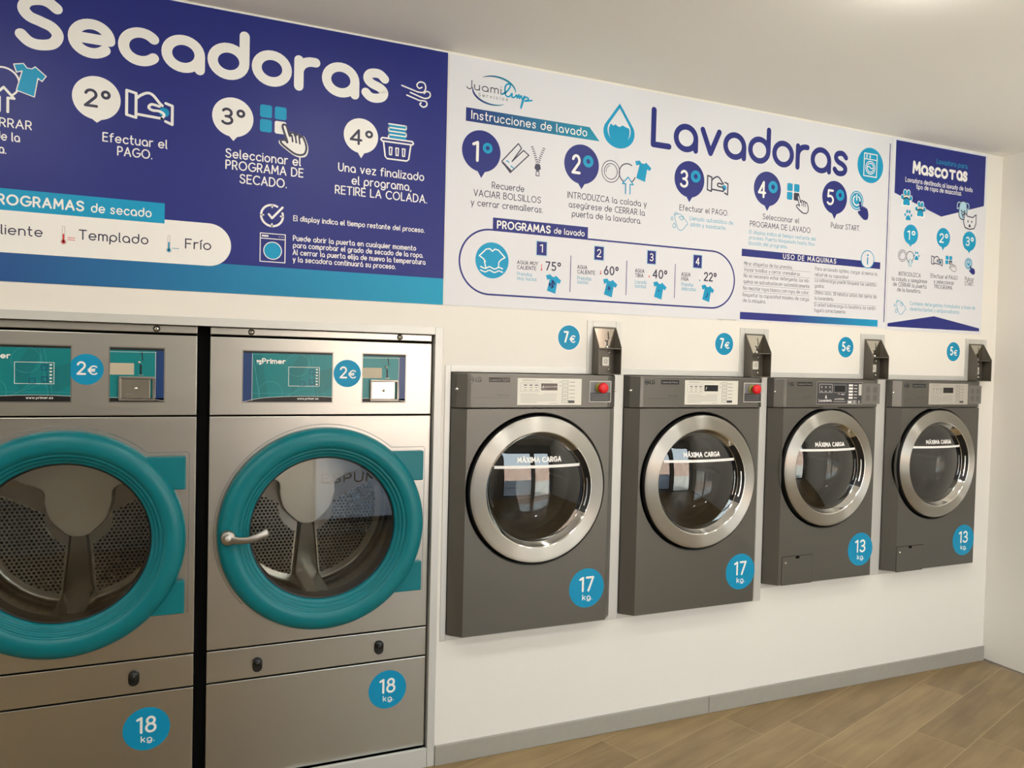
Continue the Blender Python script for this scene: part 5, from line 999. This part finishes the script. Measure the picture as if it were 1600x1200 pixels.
    if estop:
        b = MB((px0, F, pz0)); b.box(px0, px1, F-.003, F, pz0, pz1, M_LGREY); pl = b.build('stop_plate', cp, bevel=.001); g = GFX(F-.003, (px0, F, pz0))
        g.flat([(px0+.03*pw, pz0+.04*ph), (px1-.03*pw, pz0+.04*ph), (px1-.03*pw, pz0+.46*ph), (px0+.03*pw, pz0+.46*ph)], M_SLATE); g.flat([(px0+.03*pw, pz0+.46*ph), (px1-.03*pw, pz0+.46*ph), (px1-.03*pw, pz1-.04*ph), (px0+.03*pw, pz1-.04*ph)], M_GREY)
        for k in range(3): g.rib([(px0+.15*pw, pz0+(.35-.1*k)*ph), (px1-.15*pw, pz0+(.35-.1*k)*ph)], .0016, M_GREY, 1)
        g.build('lettering', pl); bc = (px0+pw*.46, pz0+ph*.68)
        b = MB((bc[0], F, bc[1])); b.lathe([(.021, F-.003), (.021, F-.011), (.018, F-.013), (.0135, F-.013)], bc, mat('yellow_collar', (150, 146, 60), .4), 32); b.lathe([(.0135, F-.013), (.0135, F-.03)], bc, M_BLACK, 32); st = b.build('stop_collar', pl)
        b = MB((bc[0], F, bc[1])); b.lathe([(.0135, F-.026), (.022, F-.028), (.0235, F-.034), (.022, F-.042), (.016, F-.046), (0, F-.0475)], bc, M_ESTOP, 40); b.build('stop_button', st)
    else:
        g = GFX(F, (px0, F, pz0)); g.flat([(px0, pz0), (px1, pz0), (px1, pz1), (px0, pz1)], mat('grey_warning_label', (112, 110, 104), .35)); g.rib([(px0, pz0), (px1, pz0), (px1, pz1), (px0, pz1), (px0, pz0)], .0012, M_GREY, 1)
        for u, v in ((.3, .7), (.72, .7), (.3, .3), (.72, .3)):
            c = (px0+u*pw, pz0+v*ph); g.rib([(c[0]-.01, c[1]-.012), (c[0]+.01, c[1]+.012)], .003, M_SLATE, 1); g.rib([(c[0]+.01, c[1]-.012), (c[0]-.008, c[1]+.01)], .003, M_SLATE, 2); g.ring(c, .013, .016, .0018, M_SLATE, 1, 16)
        g.build('warning_label', cp)
    if hatch:
        A, B = W(*hatch[0], FD), W(*hatch[1], FD); g = MB((A[0], F, B[1]))
        g.box(A[0], B[0], F-.0025, F, B[1], A[1], M_GRAPH); h_ = g.build('drain_hatch', fp, bevel=.0018)
        g = GFX(F-.0025, (A[0], F, B[1])); g.rib([(A[0]-.001, B[1]-.001), (B[0]+.001, B[1]-.001), (B[0]+.001, A[1]+.001), (A[0]-.001, A[1]+.001), (A[0]-.001, B[1]-.001)], .0022, M_GAP, -8); m_ = (A[0]+B[0])/2; g.flat([(m_-.012, A[1]-.012), (m_+.012, A[1]-.012), (m_+.012, A[1]), (m_-.012, A[1])], M_GAP); g.build('finger_notch', h_)
        b = MB((A[0], F, A[1])); b.lathe([(0, F-.007), (.005, F-.006), (.006, F-.002)], (A[0]+.022, A[1]-.03), M_CHROME, 18); b.build('screw', h_)
    round_sticker('capacity_sticker', W(*kg[0], FD), .0865, F-.0004, fp, KG(kg[1]))
    return root
R1 = ((W(843, 765, .086)[0]), 1.145)
make_washer(0, 'grey washing machine with a 17 kg sticker, nearest the steel dryers', 'grey washing machines', R1, .312, ((809, 590.5), (908, 632.8)), ((921, 595), (954, 628.5)), True, False, None, ((916.5, 918.5), '17'), (733, 752, 764, 797, 778))
make_washer(1, 'grey washing machine with a red stop button and 17 kg sticker, second from the dryers', 'grey washing machines', (W(1096.5, 762, .086)[0], 1.145), .312, ((1070.6, 594), (1152.4, 632.2)), ((1162, 598), (1189, 628.5)), True, False, None, ((1156.5, 893), '17'), (1007, 1023, 1033, 1061, 1045))
make_washer(2, 'smaller grey washing machine with a black control label and 13 kg sticker', 'grey washing machines', (W(1297, 732, .086)[0], 1.183), .295, ((1277, 596.6), (1346.4, 631.3)), ((1348.8, 599.5), (1374, 631)), False, True, ((1222, 871), (1267.5, 909)), ((1344, 858), '13'), (1230, 1240.5, 1246, 1269, 1255))
make_washer(3, 'smaller grey washing machine with a silver control label, nearest the right wall', 'grey washing machines', (W(1467, 725, .086)[0], 1.181), .294, ((1452, 599), (1511.5, 632)), ((1514, 602.8), (1532.5, 630.8)), False, False, ((1401, 855), (1440.5, 889)), ((1505, 843.5), '13'), (1412, 1421, 1426, 1446.5, 1434))

# ------------------------------------------------------------------ coin boxes
def make_coinbox(i, label):
    x0, x1 = BOXX[i]; z0, z1 = 1.6345, 1.845; zs = 1.752; D = .06; t = .0035
    root = thing('coin_box', ((x0+x1)/2, 0, z0), label, 'coin box', 'coin boxes above the washers'); o = ((x0+x1)/2, 0, z0)
    for a in (x0, x1-t):
        b = MB(o); b.prism([(-.0006, z0), (-.0006, z1), (-.008, z1), (-D, zs+.004), (-D, z0)], 'x', a, a+t, M_GRAPH2); b.build('side_plate', root, bevel=.0008)
    b = MB(o); b.box(x0+t, x1-t, -.009, -.0006, z1-.006, z1, M_GRAPH2); b.build('top_plate', root)
    b = MB(o); b.box(x0+t, x1-t, -.0045, -.0006, zs, z1-.006, M_MIRROR); sp = b.build('slot_plate', root)
    b = MB(o); b.box(x0+t, x1-t, -.0045, -.0006, z0+.004, zs, M_GRAPH2); rp = b.build('return_plate', root)
    b = MB(o); b.box(x0+t, x1-t, -D+.001, -.0045, zs-.004, zs, M_GRAPH2); b.build('shelf', root, bevel=.0008)
    b = MB(o); b.box(x0+t, x1-t, -D, -.0006, z0, z0+.004, M_GRAPH2); b.build('bottom_plate', root, bevel=.0008)
    w = x1-x0; g = GFX(-.0045, o); X = x0+w*.655
    g.rib([(X, 1.825), (X+.004, 1.795)], .004, M_GAP); g.rib(arc(X-.006, 1.79, .007, .007, 200, 340, 8), .004, M_GAP, 1); g.rib([(X-.003, 1.779), (X-.003, 1.759)], .005, M_GAP); g.build('coin_slot', sp)
    b = MB(o); b.lathe([(0, -.012), (.008, -.011), (.0095, -.006), (.0095, -.0045)], (X-.003, 1.7555), M_CHROME, 20); b.build('slot_lip', sp)
    kx, kz = x0+w*.56, 1.693; b = MB((kx, 0, kz)); b.box(kx-.018, kx+.018, -.011, -.0045, kz-.021, kz+.021, mat('ivory_plastic', (222, 218, 206), .3)); kb = b.build('return_button', rp, bevel=.006, segs=3)
    g = GFX(-.011, (kx, 0, kz)); g.ring((kx, kz), .0065, .008, .0022, M_SLATE, 0, 20); g.build('ring_mark', kb)
    for z in (1.733, 1.657): b = MB((X, 0, z)); b.lathe([(0, -.0085), (.004, -.008), (.0055, -.0045)], (X+.008, z), M_CHROME, 16); b.build('screw', rp)
    return root
make_coinbox(0, 'grey coin box with a bright slot plate, over the washer nearest the dryers')
make_coinbox(1, 'grey coin box over the second washer from the dryers')
make_coinbox(2, 'grey coin box over the washer with the black control label')
make_coinbox(3, 'grey coin box farthest right, next to the right wall')
